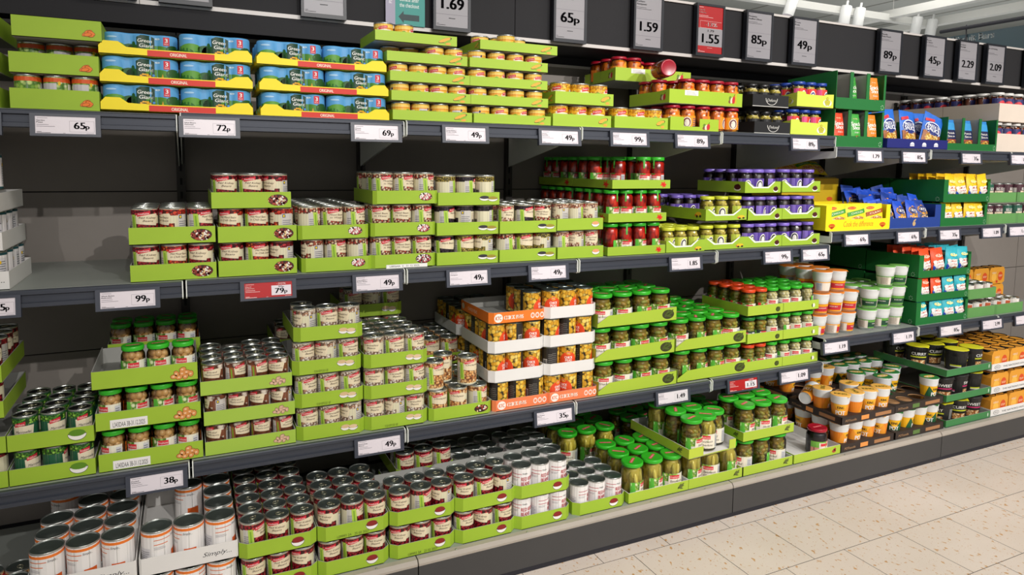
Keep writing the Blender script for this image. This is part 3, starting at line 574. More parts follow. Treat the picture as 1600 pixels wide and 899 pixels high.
# three tins in printed film
def make_trio():
    root = thing('three_pack', 't', 'multipack'); r = .0325; h = .070; b = MB(); pts = []
    def edge(s_):                                     # scalloped front outline, x along the pack
        x = s_; k = min(2, max(0, int((x+3*r)//(2*r)))); cx = (k-1)*2*r; dx = x-cx; y = math.sqrt(max(0, r*r-dx*dx)); return max(y, r*.72 if abs(x) < 2*r else 0)
    n = 30; xs = [-3*r*math.cos(PI*i/n) for i in range(n+1)]
    out = [(x, -edge(x)) for x in xs]+[(x, edge(x)) for x in reversed(xs[1:-1])]
    rings = [(.93, 0), (1, .004), (1, h-.007), (.97, h-.002), (.9, h)]
    vs = [(x*s_ if abs(s_-1) < .01 else x-math.copysign((1-s_)*r, x)*min(1, abs(x)/(3*r)), y*s_, z) for s_, z in rings for x, y in out]; N = len(out)
    fs = [(j*N+i, j*N+(i+1) % N, (j+1)*N+(i+1) % N, (j+1)*N+i) for j in range(len(rings)-1) for i in range(N)]+[tuple(range((len(rings)-1)*N, len(rings)*N)), tuple(reversed(range(N)))]
    b.add(vs, fs, '5aa4dc', True); b.build('shrink_wrap', root)
    a = Art(); W = 6*r
    a.rect(.002, .002, W-.002, .5*h, '2c6a26', 1); a.rect(.002, .5*h, W-.002, h*.92, '5aa2da', 1)
    for u, v, ru, rv, c in ((.16, .45, .14, .16, '5d9c38'), (.36, .40, .12, .18, '1f5a22'), (.72, .42, .16, .14, '4f8c30'), (.93, .40, .1, .2, '24561f'), (.08, .2, .12, .22, '2c6f28'), (.82, .18, .12, .14, '3f8430'), (.38, .24, .08, .3, '17401c'), (.4, .56, .025, .12, '1f5a22'), (.22, .18, .14, .12, '4a8e2c')):
        a.ell(u*W, v*h, ru*W, rv*h, c, 2, 14)
    a.ell(.72*W, .84*h, .035*W, .04*h, 'c6dcec', 2); a.ell(.12*W, .8*h, .07*W, .04*h, 'a8d0ee', 2)
    a.poly([(.44*W, .02*h), (.68*W, .02*h), (.68*W, .86*h), (.62*W, .95*h), (.5*W, .95*h), (.44*W, .86*h)], '17402c', 3)
    a.text('Green', .55*W, .66*h, .15*h, 'f4f6f0', 5, wd=.19*W, bold=.02, shear=.15); a.text('Giant', .57*W, .46*h, .15*h, 'f4f6f0', 5, wd=.19*W, bold=.02, shear=.15)
    for i in range(9): a.ell((.5+.018*(i % 5)*1.6)*W, (.24+.05*(i//3))*h, .018*W, .035*h, 'f2b42c', 5, 8)
    a.rect(.47*W, .04*h, .65*W, .18*h, 'c8302c', 5); a.ell(.665*W, .32*h, .018*W, .05*h, '3f8ad8', 5)
    a.poly([(.74*W, .02*h), (.82*W, .02*h), (.785*W, .4*h)], 'd8a83c', 4)
    a.rect(.80*W, .58*h, .885*W, .92*h, 'cf1f34', 3); a.text('3', .842*W, .70*h, .17*h, 'fbf6f4', 5, wd=.035*W, bold=.03); a.text('PACK', .842*W, .61*h, .05*h, 'fbf6f4', 5, wd=.06*W)
    g = MB()
    for vs_, fs_, mm, ly in a.items:
        v2, f2 = bisect(vs_, fs_, .0045); g.add([(u-3*r, -edge(u-3*r)*(1 if v < h-.007 else .97)-.0006-.00025*ly, v) for u, v in v2], f2, mm)
    g.build('front_print', root)
    return Proto(root, 6*r, 2*r, h, 'blue three-pack of sweetcorn tins')
P['trio'] = make_trio()
def make_sleeve():
    root = thing('soup_multipack', 't', 'multipack'); w_, d, h = .15, .075, .1; r = .036
    b = MB(); b.prism([(-w_/2+.02, 0), (-w_/2, .012), (-w_/2, h-.02), (-w_/2+.012, h), (w_/2-.012, h), (w_/2, h-.02), (w_/2, .012), (w_/2-.02, 0)], -d/2, d/2, 'e39c2e', 'y')
    a = Art(); a.ell(.3*w_, .4*h, .16*w_, .25*h, 'f6b84a', 1); a.text('HEINZ', .3*w_, .62*h, .1*h, 'f6ead0', 2, wd=.28*w_); a.ell(.72*w_, .45*h, .16*w_, .28*h, 'd8501c', 1); a.text('SOUP', .72*w_, .42*h, .12*h, 'fbe8c0', 2, wd=.22*w_); a.rect(.44*w_, .05*h, .56*w_, .2*h, 'c8381c', 1)
    b.art(a, flat_map(-w_/2, 0, -d/2)); b.build('card_sleeve', root)
    for i in (-1, 1): MB().lathe([(r*.9, h-.03), (r*.98, h-.004), (r*.96, h+.003), (r*.88, h), (.001, h-.001)], 'lid_black_tin', 20).build('tin_top', root, (i*r*1.02, 0, 0))
    return Proto(root, w_, d, h, 'orange-yellow soup multipack')
P['multi'] = make_sleeve()

# ------------------------------------------------------------------ pictures printed on the trays
def pic_pile(cols, n=70, el=(.0042, .0026), dark='3a1a14'):
    def f(a, u, v, w_, h):
        q = random.Random(n); a.ell(u, v, w_*.52, h*.5, dark, 1, 16)
        for i in range(n):
            t = q.uniform(0, 2*PI); k = math.sqrt(q.random()); a.ell(u+w_*.45*k*math.cos(t), v+h*.42*k*math.sin(t), el[0], el[1], q.choice(cols), 2+i % 3, 8, rot=q.uniform(0, PI))
    return f
def pic_bowls(c1, c2=None):
    def f(a, u, v, w_, h):
        for k, (du, c) in enumerate(((-.24, c1), (.22, c2)) if c2 else ((0, c1),)):
            x = u+du*w_; rw = w_*(.28 if c2 else .42); dv = -.1*h*k
            a.ell(x, v+dv+.05*h, rw+.001, .46*h, '2a2a2a', 1+k, 16, PI, 2*PI); a.ell(x, v+dv+.05*h, rw, .42*h, 'f2efe9', 2+k, 16, PI, 2*PI); a.ell(x, v+dv+.06*h, rw, .16*h, '3a2a1a', 2+k, 16); a.ell(x, v+dv+.14*h, rw*.9, .24*h, c, 3+k, 16)
    return f
def pic_corn(a, u, v, w_, h):
    a.ell(u, v+.08*h, .5*w_, .24*h, '4a5a14', 1, 16, rot=.35); a.ell(u-.03*w_, v+.1*h, .44*w_, .19*h, 'f0b03c', 2, 16, rot=.35); a.ell(u+.16*w_, v-.04*h, .32*w_, .12*h, '8ab82a', 3, 12, rot=.45); a.ell(u+.2*w_, v-.32*h, .2*w_, .15*h, 'e8a83c', 2, 10)
def pic_carrot(a, u, v, w_, h):
    for i, (x, y, t) in enumerate(((-.2, -.1, .6), (0, .12, .35), (.2, .02, -.5), (.1, -.2, -.1), (-.05, -.15, .2))): a.ell(u+x*w_, v+y*h, .3*w_, .2*h, '8a3a08', 1+i, 8, rot=t); a.ell(u+x*w_, v+y*h, .27*w_, .16*h, 'ef7a12', 2+i, 8, rot=t)
def pic_mush(c='d98f4a', n=8):
    def f(a, u, v, w_, h):
        for i, (x, y) in enumerate(((-.38, -.22), (-.14, -.3), (.14, -.28), (.38, -.1), (-.26, .0), (0, -.02), (.2, .06), (.02, .3))[:n]): a.ell(u+x*w_, v+y*h, .17*w_, .2*h, '6a3a14', 1+i % 2, 12, rot=.5*i); a.ell(u+x*w_, v+y*h, .15*w_, .17*h, c, 3+i % 2, 12, rot=.5*i); a.ell(u+x*w_-.02*w_, v+y*h, .06*w_, .07*h, 'f0c69c', 5, 8)
    return f
def pic_pepper(a, u, v, w_, h):
    a.ell(u-.25*w_, v-.2*h, .16*w_, .2*h, '8a5a3c', 1, 10); a.ell(u-.2*w_, v+.15*h, .16*w_, .26*h, '6a8a2c', 1, 10); a.ell(u-.02*w_, v-.05*h, .16*w_, .34*h, 'f0ddc0', 2, 12, rot=-.3); a.ell(u+.2*w_, v, .17*w_, .42*h, 'cf2a2c', 3, 14, rot=-.15); a.poly([(u+.2*w_, v+.4*h), (u+.26*w_, v+.4*h), (u+.36*w_, v+.6*h), (u+.3*w_, v+.6*h)], '3a6a14', 3)
def pic_chilli(a, u, v, w_, h):
    for i, t in enumerate((0, 1.2, 2.3, 3.4, 4.6, 5.4)): a.ell(u+.2*w_*math.cos(t), v+.2*h*math.sin(t), .26*w_, .16*h, 'e0281c', 1+i % 3, 10, rot=t)
def pic_gherk(c='4a5a1c', b='3a3a1c'):
    def f(a, u, v, w_, h):
        a.ell(u, v, .46*w_, .5*h, b, 1, 18)
        for i, (x, y, t) in enumerate(((-.1, .1, .9), (.1, .05, .2), (0, -.15, -.3), (.14, .22, .5))): a.ell(u+x*w_, v+y*h, .3*w_, .12*h, c, 2+i % 2, 10, rot=t)
    return f
def pic_mix(a, u, v, w_, h):
    a.ell(u, v+.1*h, .42*w_, .3*h, 'efc02c', 1, 8); a.ell(u+.25*w_, v-.2*h, .14*w_, .2*h, '2a1a14', 2, 10); a.ell(u-.2*w_, v-.25*h, .14*w_, .2*h, '2a1a14', 2, 10); a.ell(u-.4*w_, v-.1*h, .1*w_, .16*h, 'd8502c', 2, 8)
def pic_olives(a, u, v, w_, h):
    a.ell(u, v-.1*h, .5*w_, .36*h, 'f0efe0', 1, 16)
    for i, (x, y) in enumerate(((-.2, 0), (0, .08), (.2, 0), (-.1, -.2), (.12, -.2), (0, .3))): a.ell(u+x*w_, v+y*h, .15*w_, .19*h, '7a7a1c', 2, 10); a.ell(u+x*w_, v+y*h, .13*w_, .16*h, 'c9c23c', 3, 10)
def pic_beet(a, u, v, w_, h): a.ell(u, v-.16*h, .46*w_, .36*h, 'f2efe9', 1, 16, PI, 2*PI); a.ell(u, v+.04*h, .44*w_, .4*h, '4a1414', 2, 14); a.ell(u+.1*w_, v+.3*h, .12*w_, .2*h, '5a1a18', 2, 8)
def pic_garlic(a, u, v, w_, h): a.ell(u, v, .28*w_, .42*h, 'ede6d8', 1, 12); a.ell(u-.35*w_, v, .16*w_, .36*h, '4a5a1c', 1, 10)
def pic_deluxe(a, u, v, w_, h):
    a.ell(u, v+.35*h, .52*w_, .95*h, 'e2e0dc', 1, 18, PI, 2*PI); a.ell(u, v+.35*h, .48*w_, .88*h, '17171a', 2, 18, PI, 2*PI); a.text('Deluxe', u, v-.1*h, .42*h, 'f0eee8', 3, wd=.8*w_, shear=.35, bold=.01)
def pic_simply(a, u, v, w_, h): a.text('Simply...', u, v-.2*h, .5*h, '2a2830', 1, wd=w_, shear=.35)
def pic_chick(logo=True):
    def f(a, u, v, w_, h):
        W = w_; a.ell(.15*W, v, .075*W, .016, 'f6efe6', 1, 18); a.text('KTC', .15*W, v-.007, .014, 'e0681c', 2, wd=.1*W, bold=.03); a.text('CHICK PEAS', .42*W, v-.007, .015, 'fbeee0', 1, wd=.34*W, bold=.05)
        for i in range(3): a.ell((.76+.085*i)*W, v, .038*W, .011, 'f6dcd0', 1, 12); a.ell((.76+.085*i)*W, v, .024*W, .006, 'ee8a5c', 2, 8)
    return f

# ------------------------------------------------------------------ cardboard trays
TR = {}
def make_tray(key, w_, d, hf, hs, hb=None, out='green_card', inn='grey_card', ch=0, front=None, pic=None, pp=(.82, .5, .2, .6), extra=None, side=None, name='cardboard_tray', word='green cardboard tray', backcut=True):
    """open tray; ch = cut front corners; front = list of (fraction, height) for the top edge of the front"""
    hb = hb or hs; t = .0022; b = MB(); ch2 = ch
    if ch: pts = [(ch, 0), (w_-ch, 0), (w_, ch*.9), (w_, d-ch*.9), (w_-ch, d), (ch, d), (0, d-ch*.9), (0, ch*.9)]; kinds = 'fcsrbrsc'
    else: pts = [(0, 0), (w_, 0), (w_, d), (0, d)]; kinds = 'fsbs'
    n = len(pts); b.prism(pts, 0, t, inn)
    for i in range(n):
        p, q = Vector(pts[i]+(0,)), Vector(pts[(i+1) % n]+(0,)); dr = (q-p); L = dr.length; dr.normalize(); nn = Vector((-dr.y, dr.x, 0)); k = kinds[i]
        if k == 'f' and front: prof = [(f_*L, h_) for f_, h_ in front]
        elif k == 'f': prof = [(0, hf), (L, hf)]
        elif k == 'b': prof = [(0, hb), (L, hb)]
        elif k == 'c': prof = [(0, hf), (L, hf)]
        elif k == 'r': prof = [(0, hb), (L, hb)]
        else: prof = ([(0, hf), (L*.25, hs), (L, hs)] if i < n/2 else [(0, hs), (L*.75, hs), (L, hf)]) if not ch else [(0, hf), (L, hf)]
        P_ = lambda s_, z, o: tuple(p+dr*s_+nn*o+Vector((0, 0, z)))
        m_ = len(prof); o_ = [P_(0, 0, 0), P_(L, 0, 0)]+[P_(s_, z, 0) for s_, z in reversed(prof)]; i_ = [P_(0, 0, t), P_(L, 0, t)]+[P_(s_, z, t) for s_, z in reversed(prof)]; K = len(o_)
        # as vertical strips, so that notched edges stay clean
        for j in range(m_-1):
            (s0, z0), (s1, z1) = prof[j], prof[j+1]
            if abs(s1-s0) > 1e-6:
                b.add([P_(s0, 0, 0), P_(s1, 0, 0), P_(s1, z1, 0), P_(s0, z0, 0)], [(0, 1, 2, 3)], out); b.add([P_(s0, 0, t), P_(s1, 0, t), P_(s1, z1, t), P_(s0, z0, t)], [(3, 2, 1, 0)], inn)
            b.add([P_(s0, z0, 0), P_(s1, z1, 0), P_(s1, z1, t), P_(s0, z0, t)], [(0, 1, 2, 3)], inn if k != 'f' or not front else out)
    a = Art()
    if pic: pic(a, pp[0]*w_, pp[1]*hf, pp[2]*w_, pp[3]*hf)
    if extra: extra(a, w_, hf)
    if a.items: b.art(a, flat_map(0, 0, 0), None, .00025)
    if side:
        a = Art(); side(a, d*.85, hs*.5, .045, hs*.6); b.art(a, side_map(d, 0, 0), None, .00025)
    o = b.build(name); tag(o, 't', 'tray'); TR[key] = Proto(o, w_, d, hf, word); return TR[key]
def code(t, u=.30, w_=.2, v=.2, paper=None):
    def f(a, W, h):
        if paper: a.rect((u-.02)*W, .06*h, (u+w_+.02)*W, .42*h, 'efecea', 3)
        a.text(t, (u+w_/2)*W, v*h-.004, .18*h if not paper else .2*h, '55661c' if not paper else '2a2a30', 4, wd=w_*W)
    return f
K4 = [(0, .048), (1, .048)]
GR = ['8a2a20', 'a8402c', 'e8c890', 'f2ece0', '6a1c18']
make_tray('chilli', .226, .295, .050, .05, pic=pic_pile(GR), pp=(.83, .5, .25, .7))
make_tray('mixed', .222, .295, .046, .046, ch=.012, pic=pic_pile(['a8303c', 'f2ece4', 'c04a54', 'f4efe8']), pp=(.80, .55, .2, .6))
make_tray('mixedlab', .222, .295, .046, .046, ch=.012, pic=pic_pile(['a8303c', 'f2ece4', 'c04a54', 'f4efe8']), pp=(.80, .6, .24, .7), extra=lambda a, W, h: (a.rect(.22*W, .0, .86*W, .26*h, 'f4f2ee', 5), a.text('L08564A  3   31 12 2025', .5*W, .06*h, .14*h, '4a4a50', 6, wd=.46*W)))
make_tray('lentil', .228, .295, .046, .046, pic=pic_bowls('2f2c30', '9a8a2c'), pp=(.82, .55, .3, .5))
make_tray('borlotti', .188, .295, .046, .046, pic=pic_bowls('e8a070'), pp=(.83, .5, .2, .6))
make_tray('redpep', .274, .30, .036, .036, pic=pic_chilli, pp=(.88, .5, .12, .6), side=pic_chilli)
NB = [(0, .05), (.1, .05), (.2, .036), (.26, .028), (.62, .028), (.7, .036), (.8, .05), (1, .05)]
def notch_edge(a, W, h): a.poly([(.1*W, .05), (.2*W, .036), (.26*W, .028), (.62*W, .028), (.7*W, .036), (.8*W, .05), (.76*W, .05), (.67*W, .036), (.60*W, .0345), (.28*W, .0345), (.23*W, .038), (.15*W, .05)], 'f3f2ee', 1)
def paper_notch(a, W, h): a.poly([(.08*W, .0495), (.24*W, .0275), (.64*W, .0275), (.8*W, .0495), (.84*W, .0495), (.66*W, .022), (.22*W, .022), (.04*W, .0495)], 'f3f2ee', 1)
make_tray('olive', .23, .30, .05, .05, front=NB, pic=pic_mix, pp=(.84, .28, .2, .4), extra=paper_notch, side=pic_mix)
make_tray('beet', .232, .30, .05, .05, front=NB, pic=pic_beet, pp=(.86, .36, .15, .5), extra=paper_notch, side=pic_beet)
make_tray('beets', .205, .30, .05, .05, front=NB, pic=pic_beet, pp=(.86, .36, .15, .5), extra=paper_notch, side=pic_beet)
make_tray('pea', .203, .295, .048, .048, pic=pic_bowls('5a8a1c'), pp=(.8, .55, .26, .85))
make_tray('mushjar', .273, .295, .054, .054, hb=.05, pic=pic_mush(), pp=(.85, .45, .22, .7))
make_tray('mushjarlab', .273, .295, .054, .054, hb=.05, pic=pic_mush(), pp=(.85, .45, .22, .7), extra=lambda a, W, h: (a.rect(.13*W, .08*h, .48*W, .56*h, 'efecea', 3), a.text('L343DAA 3B-31.12.2025', .305*W, .16*h, .26*h, '2a2a30', 4, wd=.3*W)))
make_tray('mushtin', .265, .295, .045, .045, out='a3c446', pic=pic_mush('c9a48c'), pp=(.84, .5, .18, .6)); mat('a3c446', 'a3c446', .62)
make_tray('cann', .220, .295, .048, .048, ch=.02, pic=pic_bowls('d8b88c', 'e0c49c'), pp=(.76, .55, .25, .55))
make_tray('canncode', .220, .295, .048, .048, ch=.02, pic=pic_bowls('d8b88c', 'e0c49c'), pp=(.76, .6, .25, .55), extra=code('F12 18 14 307 F12 18 31 1 307'))
make_tray('chickf', .236, .295, .046, .046, ch=.015, pic=pic_pile(GR, 20), pp=(.82, .5, .22, .6))
make_tray('ktco', .226, .295, .042, .042, out='orange_card', ch=.016, pic=pic_chick(), pp=(0, .5, 1, .5), side=lambda a, u, v, W, h: (a.ell(.035, v, .014, .012, 'f6e2cc', 1), a.text('CHICK PEAS', .13, v-.006, .013, 'f6e2cc', 1, wd=.09)), word='orange printed tray')
make_tray('ktcs', .230, .295, .042, .042, out='salmon_card', ch=.012, pic=pic_chick(), pp=(0, .5, 1, .5), word='orange printed tray')
make_tray('ktcw', .226, .295, .044, .044, out='white_card', inn='white_card', ch=.02, word='white cardboard tray')
SG = [(0, .016), (.14, .046), (1, .056)]
make_tray('gherk', .380, .295, .056, .046, front=SG, inn='white_card', out='aac53a', pic=pic_gherk(), pp=(.89, .5, .17, .7), word='yellow-green gherkin tray')
make_tray('pick', .210, .295, .045, .045, out='aac53a', pic=pic_gherk(), pp=(.84, .45, .14, .5))
make_tray('pickg', .222, .295, .045, .045, out='aac53a', pic=pic_garlic, pp=(.86, .45, .12, .5))
make_tray('kid', .223, .295, .048, .048, ch=.022, pic=pic_bowls('8a1f1c'), pp=(.74, .5, .2, .8))
make_tray('kidcode', .223, .295, .048, .048, ch=.022, pic=pic_bowls('8a1f1c'), pp=(.74, .55, .2, .8), extra=code('L09993 2A   25 02 2027', .25, .45))
make_tray('potato', .255, .43, .052, .052, out='white_card', inn='white_card', ch=.006, pic=pic_simply, pp=(.78, .5, .3, .5), word='white cardboard tray')
make_tray('teal', .34, .30, .05, .05, out='white_card', inn='white_card', pic=pic_simply, pp=(.86, .5, .22, .5), word='white cardboard tray')
make_tray('gherkt', .285, .295, .042, .04, out='aac53a', inn='white_card', pic=pic_gherk('5f6a2c', 'aac53a'), pp=(.86, .5, .16, .7), side=pic_gherk('5f6a2c', 'aac53a'), word='yellow-green gherkin tray')
make_tray('beetred', .285, .42, .042, .042, out='aac53a', inn='white_card', pic=lambda a, u, v, W, h: (a.ell(u, v-.1*h, .3*W, .3*h, 'a8442c', 1), a.ell(u+.12*W, v+.2*h, .2*W, .26*h, 'a8442c', 1)), pp=(.86, .5, .15, .6), word='yellow-green tray')
make_tray('corn', .278, .205, .034, .034, out='a8c934', pic=pic_corn, pp=(.85, .5, .18, .8))
make_tray('cornb', .300, .205, .034, .034, out='a8c934', pic=pic_corn, pp=(.85, .5, .16, .8), side=pic_corn)
make_tray('bigcorn', .250, .25, .046, .046, out='a8c934', pic=pic_corn, pp=(.86, .5, .18, .8), side=pic_corn)
make_tray('peascar', .203, .26, .055, .055, pic=pic_carrot, pp=(.85, .4, .17, .5))
make_tray('pepper', .386, .26, .055, .05, out='a9c932', pic=pic_pepper, pp=(.85, .5, .12, .7), side=pic_pepper, extra=lambda a, W, h: (a.rect(.20*W, .62*h, .38*W, .98*h, 'f0efea', 2), a.lines(.22*W, .66*h, .36*W, .94*h, 3, 'b9b6b0', 3)))
make_tray('peppern', .246, .26, .052, .05, front=[(0, .055), (.27, .055), (.27, .018), (.6, .018), (.6, .05), (1, .05)], out='a9c932', pic=pic_pepper, pp=(.74, .36, .2, .6), side=pic_pepper)
make_tray('deluxe', .205, .26, .05, .05, hb=.11, out='black_card', inn='black_card', pic=pic_deluxe, pp=(.52, .5, .32, .6), word='black cardboard tray', extra=lambda a, W, h: a.rect(0, 0, W, .06*h, 'c9c7c2', 1))
make_tray('oliveb', .225, .28, .062, .055, front=[(0, .066), (.22, .066), (.24, .056), (.74, .054), (.78, .06), (1, .062)], out='lime_card', pic=pic_olives, pp=(.83, .45, .24, .7), side=pic_olives)
YF = [(0, .022), (.03, .036), (.12, .036), (.17, .022), (.3, .02), (.7, .02), (.83, .022), (.88, .034), (.97, .036), (1, .022)]
make_tray('yellow', .394, .27, .03, .026, front=YF, out='yellow_card', inn='yellow_card', word='yellow cardboard tray', extra=lambda a, W, h: (a.rect(.30*W, .001, .74*W, .0175, 'd8301c', 1), a.text('ORIGINAL', .5*W, .0045, .009, 'f6ead8', 2, wd=.11*W, bold=.02)))
make_tray('navy', .455, .28, .045, .05, out='navy_card', inn='navy_card', word='navy blue cardboard tray', extra=lambda a, W, h: [(a.ell(x*W, .4*h, .035*W, .28*h, 'e8e8f0', 1, 14, 0, PI), a.rect((x-.035)*W, .25*h, (x+.035)*W, .36*h, 'e8e8f0', 1)) for x in (.4, .6, .8)])
make_tray('beige', .34, .30, .095, .095, out='beige_card', inn='beige_card', word='plain beige cardboard tray')
make_tray('sage', .17, .30, .055, .055, out='sage_card', inn='grey_card', ch=.01, word='sage green cardboard tray')
make_tray('sagew', .26, .30, .055, .055, out='sage_card', inn='grey_card', ch=.01, word='sage green cardboard tray')
make_tray('cups', .33, .30, .010, .010, out='ede9e2', inn='ede9e2', word='low clear plastic-wrapped pad')
make_tray('curry', .36, .40, .036, .036, out='mid_green_card', inn='grey_card', word='mid green cardboard tray', extra=lambda a, W, h: a.ell(.95*W, .5*h, .012*W, .3*h, 'c8dcc8', 1, 8))
make_tray('heinz', .48, .40, .038, .038, out='white_card', inn='white_card', word='white printed cardboard tray', extra=lambda a, W, h: (a.ell(.1*W, .5*h, .055*W, .3*h, '4a4a4e', 1, 14), a.ell(.1*W, .5*h, .05*W, .25*h, 'e4e2df', 2, 14), a.text('HEINZ', .1*W, .42*h, .2*h, '4a4a4e', 3, wd=.07*W), a.text("THE NATION'S FAVOURITE RECIPES", .56*W, .36*h, .26*h, '3a3a3e', 1, wd=.72*W, bold=.02)))
# dark brown noodle-pot tray: a flat card deck with round holes for the pots
def make_deck(w_, d, nx, ny, r, hh=.036, key='pot'):
    b = MB(); t = .003; cw, cd = w_/nx, d/ny; m_ = 'brown_card'
    for z, up in ((hh, True), (hh-t, False)):
        for i in range(nx):
            for j in range(ny):
                cx, cy = (i+.5)*cw, (j+.5)*cd; n = 24; sq = []; ci = []
                for k in range(n):
                    a_ = 2*PI*k/n+PI/4; c_, s_ = math.cos(a_), math.sin(a_); f_ = 1/max(abs(c_), abs(s_)); sq.append((cx+c_*f_*cw/2, cy+s_*f_*cd/2, z)); ci.append((cx+c_*r, cy+s_*r, z))
                fs = [(k, (k+1) % n, n+(k+1) % n, n+k) for k in range(n)]
                b.add(sq+ci, fs if up else [tuple(reversed(f_)) for f_ in fs], m_ if up else 'tan_card')
                if up: b.add(ci+[(x, y, z-t) for x, y, z in ci], [(k, (k+1) % n, n+(k+1) % n, n+k) for k in range(n)], 'tan_card')
    b.box(0, w_, 0, t, 0, hh-.0005, m_); b.box(0, w_, d-t, d, 0, hh-.0005, m_); b.box(0, t, 0, d, 0, hh-.0005, m_); b.box(w_-t, w_, 0, d, 0, hh-.0005, m_); b.box(.001, w_-.001, .001, d-.001, 0, .0015, 'tan_card')
    a = Art(); a.text('POTnoodle', .17*w_, .3*hh, .3*hh, 'b98e62', 1, wd=.2*w_, shear=.2); a.rect(.36*w_, .2*hh, .50*w_, .75*hh, 'e8954a' if key != 'potg' else '5a7a3c', 1); a.rect(.62*w_, .25*hh, .92*w_, .7*hh, 'a8764c', 1); pass
    b.art(a, flat_map(0, 0, 0)); a3 = Art(); a3.items = [([(x*.8, y) for x, y in vs], fs, mm, ly) for vs, fs, mm, ly in a.items]; b.art(a3, side_map(d, 0, 0))
    o = b.build('cardboard_tray'); tag(o, 't', 'tray'); TR[key] = Proto(o, w_, d, hh, 'dark brown pot tray')
make_deck(.36, .30, 4, 3, .036); make_deck(.36, .30, 4, 3, .036, key='potg')
# tall display boxes with upright dividers
def make_display(key, w_, d, h, ncol, card, lip=.045, mark=True, hole=False, word='dark green display box'):
    b = MB(); t = .003
    b.box(0, w_, 0, d, 0, t, card); b.box(0, w_, d-t, d, 0, h*.9, card)
    for x in (0, w_-t): b.prism([(0, 0), (d, 0), (d, h*.92), (.0, h)], x, x+t, card, 'x')
    b.box(t, w_-t, 0, t, t, lip, card)
    if hole: b.box(t, .035, 0, t, lip, h*.98, card); b.box(w_-.02, w_-t, 0, t, lip, h*.9, card)
    cw = w_/ncol
    if ncol > 1 and not hole:
        for i in range(ncol):
            x = cw*(i+1) if i < ncol-1 else w_-t
            b.box(x-.022 if i < ncol-1 else x-.010, x-.0005, 0, t, lip, h*.99, card)
            if i < ncol-1: b.box(x-t/2, x+t/2, t, d-t, t, h*.97, 'grey_card')
        b.box(t+.0005, t+.001, t, d-t, t, h*.9, 'a89a94')
    if mark:
        a = Art(); u = w_-.018
        for k in range(7): a.poly([(u+.007*math.cos(2*PI*k/7-.15), .016+.008*math.sin(2*PI*k/7-.15)), (u+.007*math.cos(2*PI*k/7+.15), .016+.008*math.sin(2*PI*k/7+.15)), (u+.0105*math.cos(2*PI*k/7+.1), .016+.012*math.sin(2*PI*k/7+.1)), (u+.0105*math.cos(2*PI*k/7-.1), .016+.012*math.sin(2*PI*k/7-.1))], 'd8e6d8', 1)
        b.art(a, flat_map(0, 0, 0)); a2 = Art(); a2.items = [([(x-u+d-.03, y) for x, y in vs], fs, m_, ly) for vs, fs, m_, ly in a.items]; b.art(a2, side_map(d, 0, 0))
    o = b.build('display_box'); tag(o, 't', 'display box'); TR[key] = Proto(o, w_, d, h, word)
make_display('disp3', .330, .28, .168, 3, 'dark_green_card', .05)
make_display('disp3b', .415, .28, .165, 3, 'dark_green_card', .035)
make_display('dispy', .385, .30, .118, 1, 'dark_green_card', .042, hole=True)
make_display('dispn', .418, .30, .118, 1, 'dark_green_card', .036, hole=True)
def maggi_box():
    w_, d, h = .437, .30, .118; b = MB(); t = .003; m_ = 'maggi_card'
    b.box(0, w_, 0, d, 0, t, m_); b.box(0, w_, d-t, d, 0, h, m_); b.box(0, t, 0, d, 0, h, m_); b.box(w_-t, w_, 0, d, 0, h, m_); b.box(t, w_-t, 0, t, t, .052, m_); b.box(t, .035, 0, t, .052, h, m_); b.box(w_-.028, w_-t, 0, t, .052, h, m_)
    a = Art()
    for u in (.07, .86):
        a.ell(u*w_+.01, .024, .022, .010, 'e2501c', 1, 14); a.poly([(u*w_-.006, .017), (u*w_+.026, .017), (u*w_+.01, .008)], 'e2501c', 1); a.text('MAGGI', u*w_+.01, .020, .008, 'f9e23a', 2, wd=.034, bold=.02)
    a.text('Cook the difference', .5*w_, .018, .026, 'e2701c', 1, wd=.46*w_, shear=.25); b.art(a, flat_map(0, 0, 0))
    o = b.build('display_box'); tag(o, 't', 'display box'); TR['maggi'] = Proto(o, w_, d, h, 'yellow display box')
maggi_box()
def super_box():
    w_, d, h = .383, .30, .112; b = MB(); t = .003; m_ = 'blue_card'
    b.box(0, w_, 0, d, 0, t, m_); b.box(0, w_, d-t, d, 0, h, m_); b.box(w_-t, w_, 0, d, 0, h, m_); b.prism([(0, 0), (d, 0), (d, h), (.03, h*.9), (0, .06)], 0, t, m_, 'x'); b.box(t, w_-t, 0, t, t, .05, m_); b.box(w_-.045, w_-t, 0, t, .05, h, m_); b.box(t, .022, 0, t, .05, .058, m_)
    a = Art(); a.ell(.47*w_, .02, .012, .012, 'c8a878', 1, 8); a.ell(.48*w_, .036, .012, .004, 'c8a878', 1, 8, rot=.5); b.art(a, flat_map(0, 0, 0))
    o = b.build('display_box'); tag(o, 't', 'display box'); TR['super'] = Proto(o, w_, d, h, 'blue display box')
super_box()

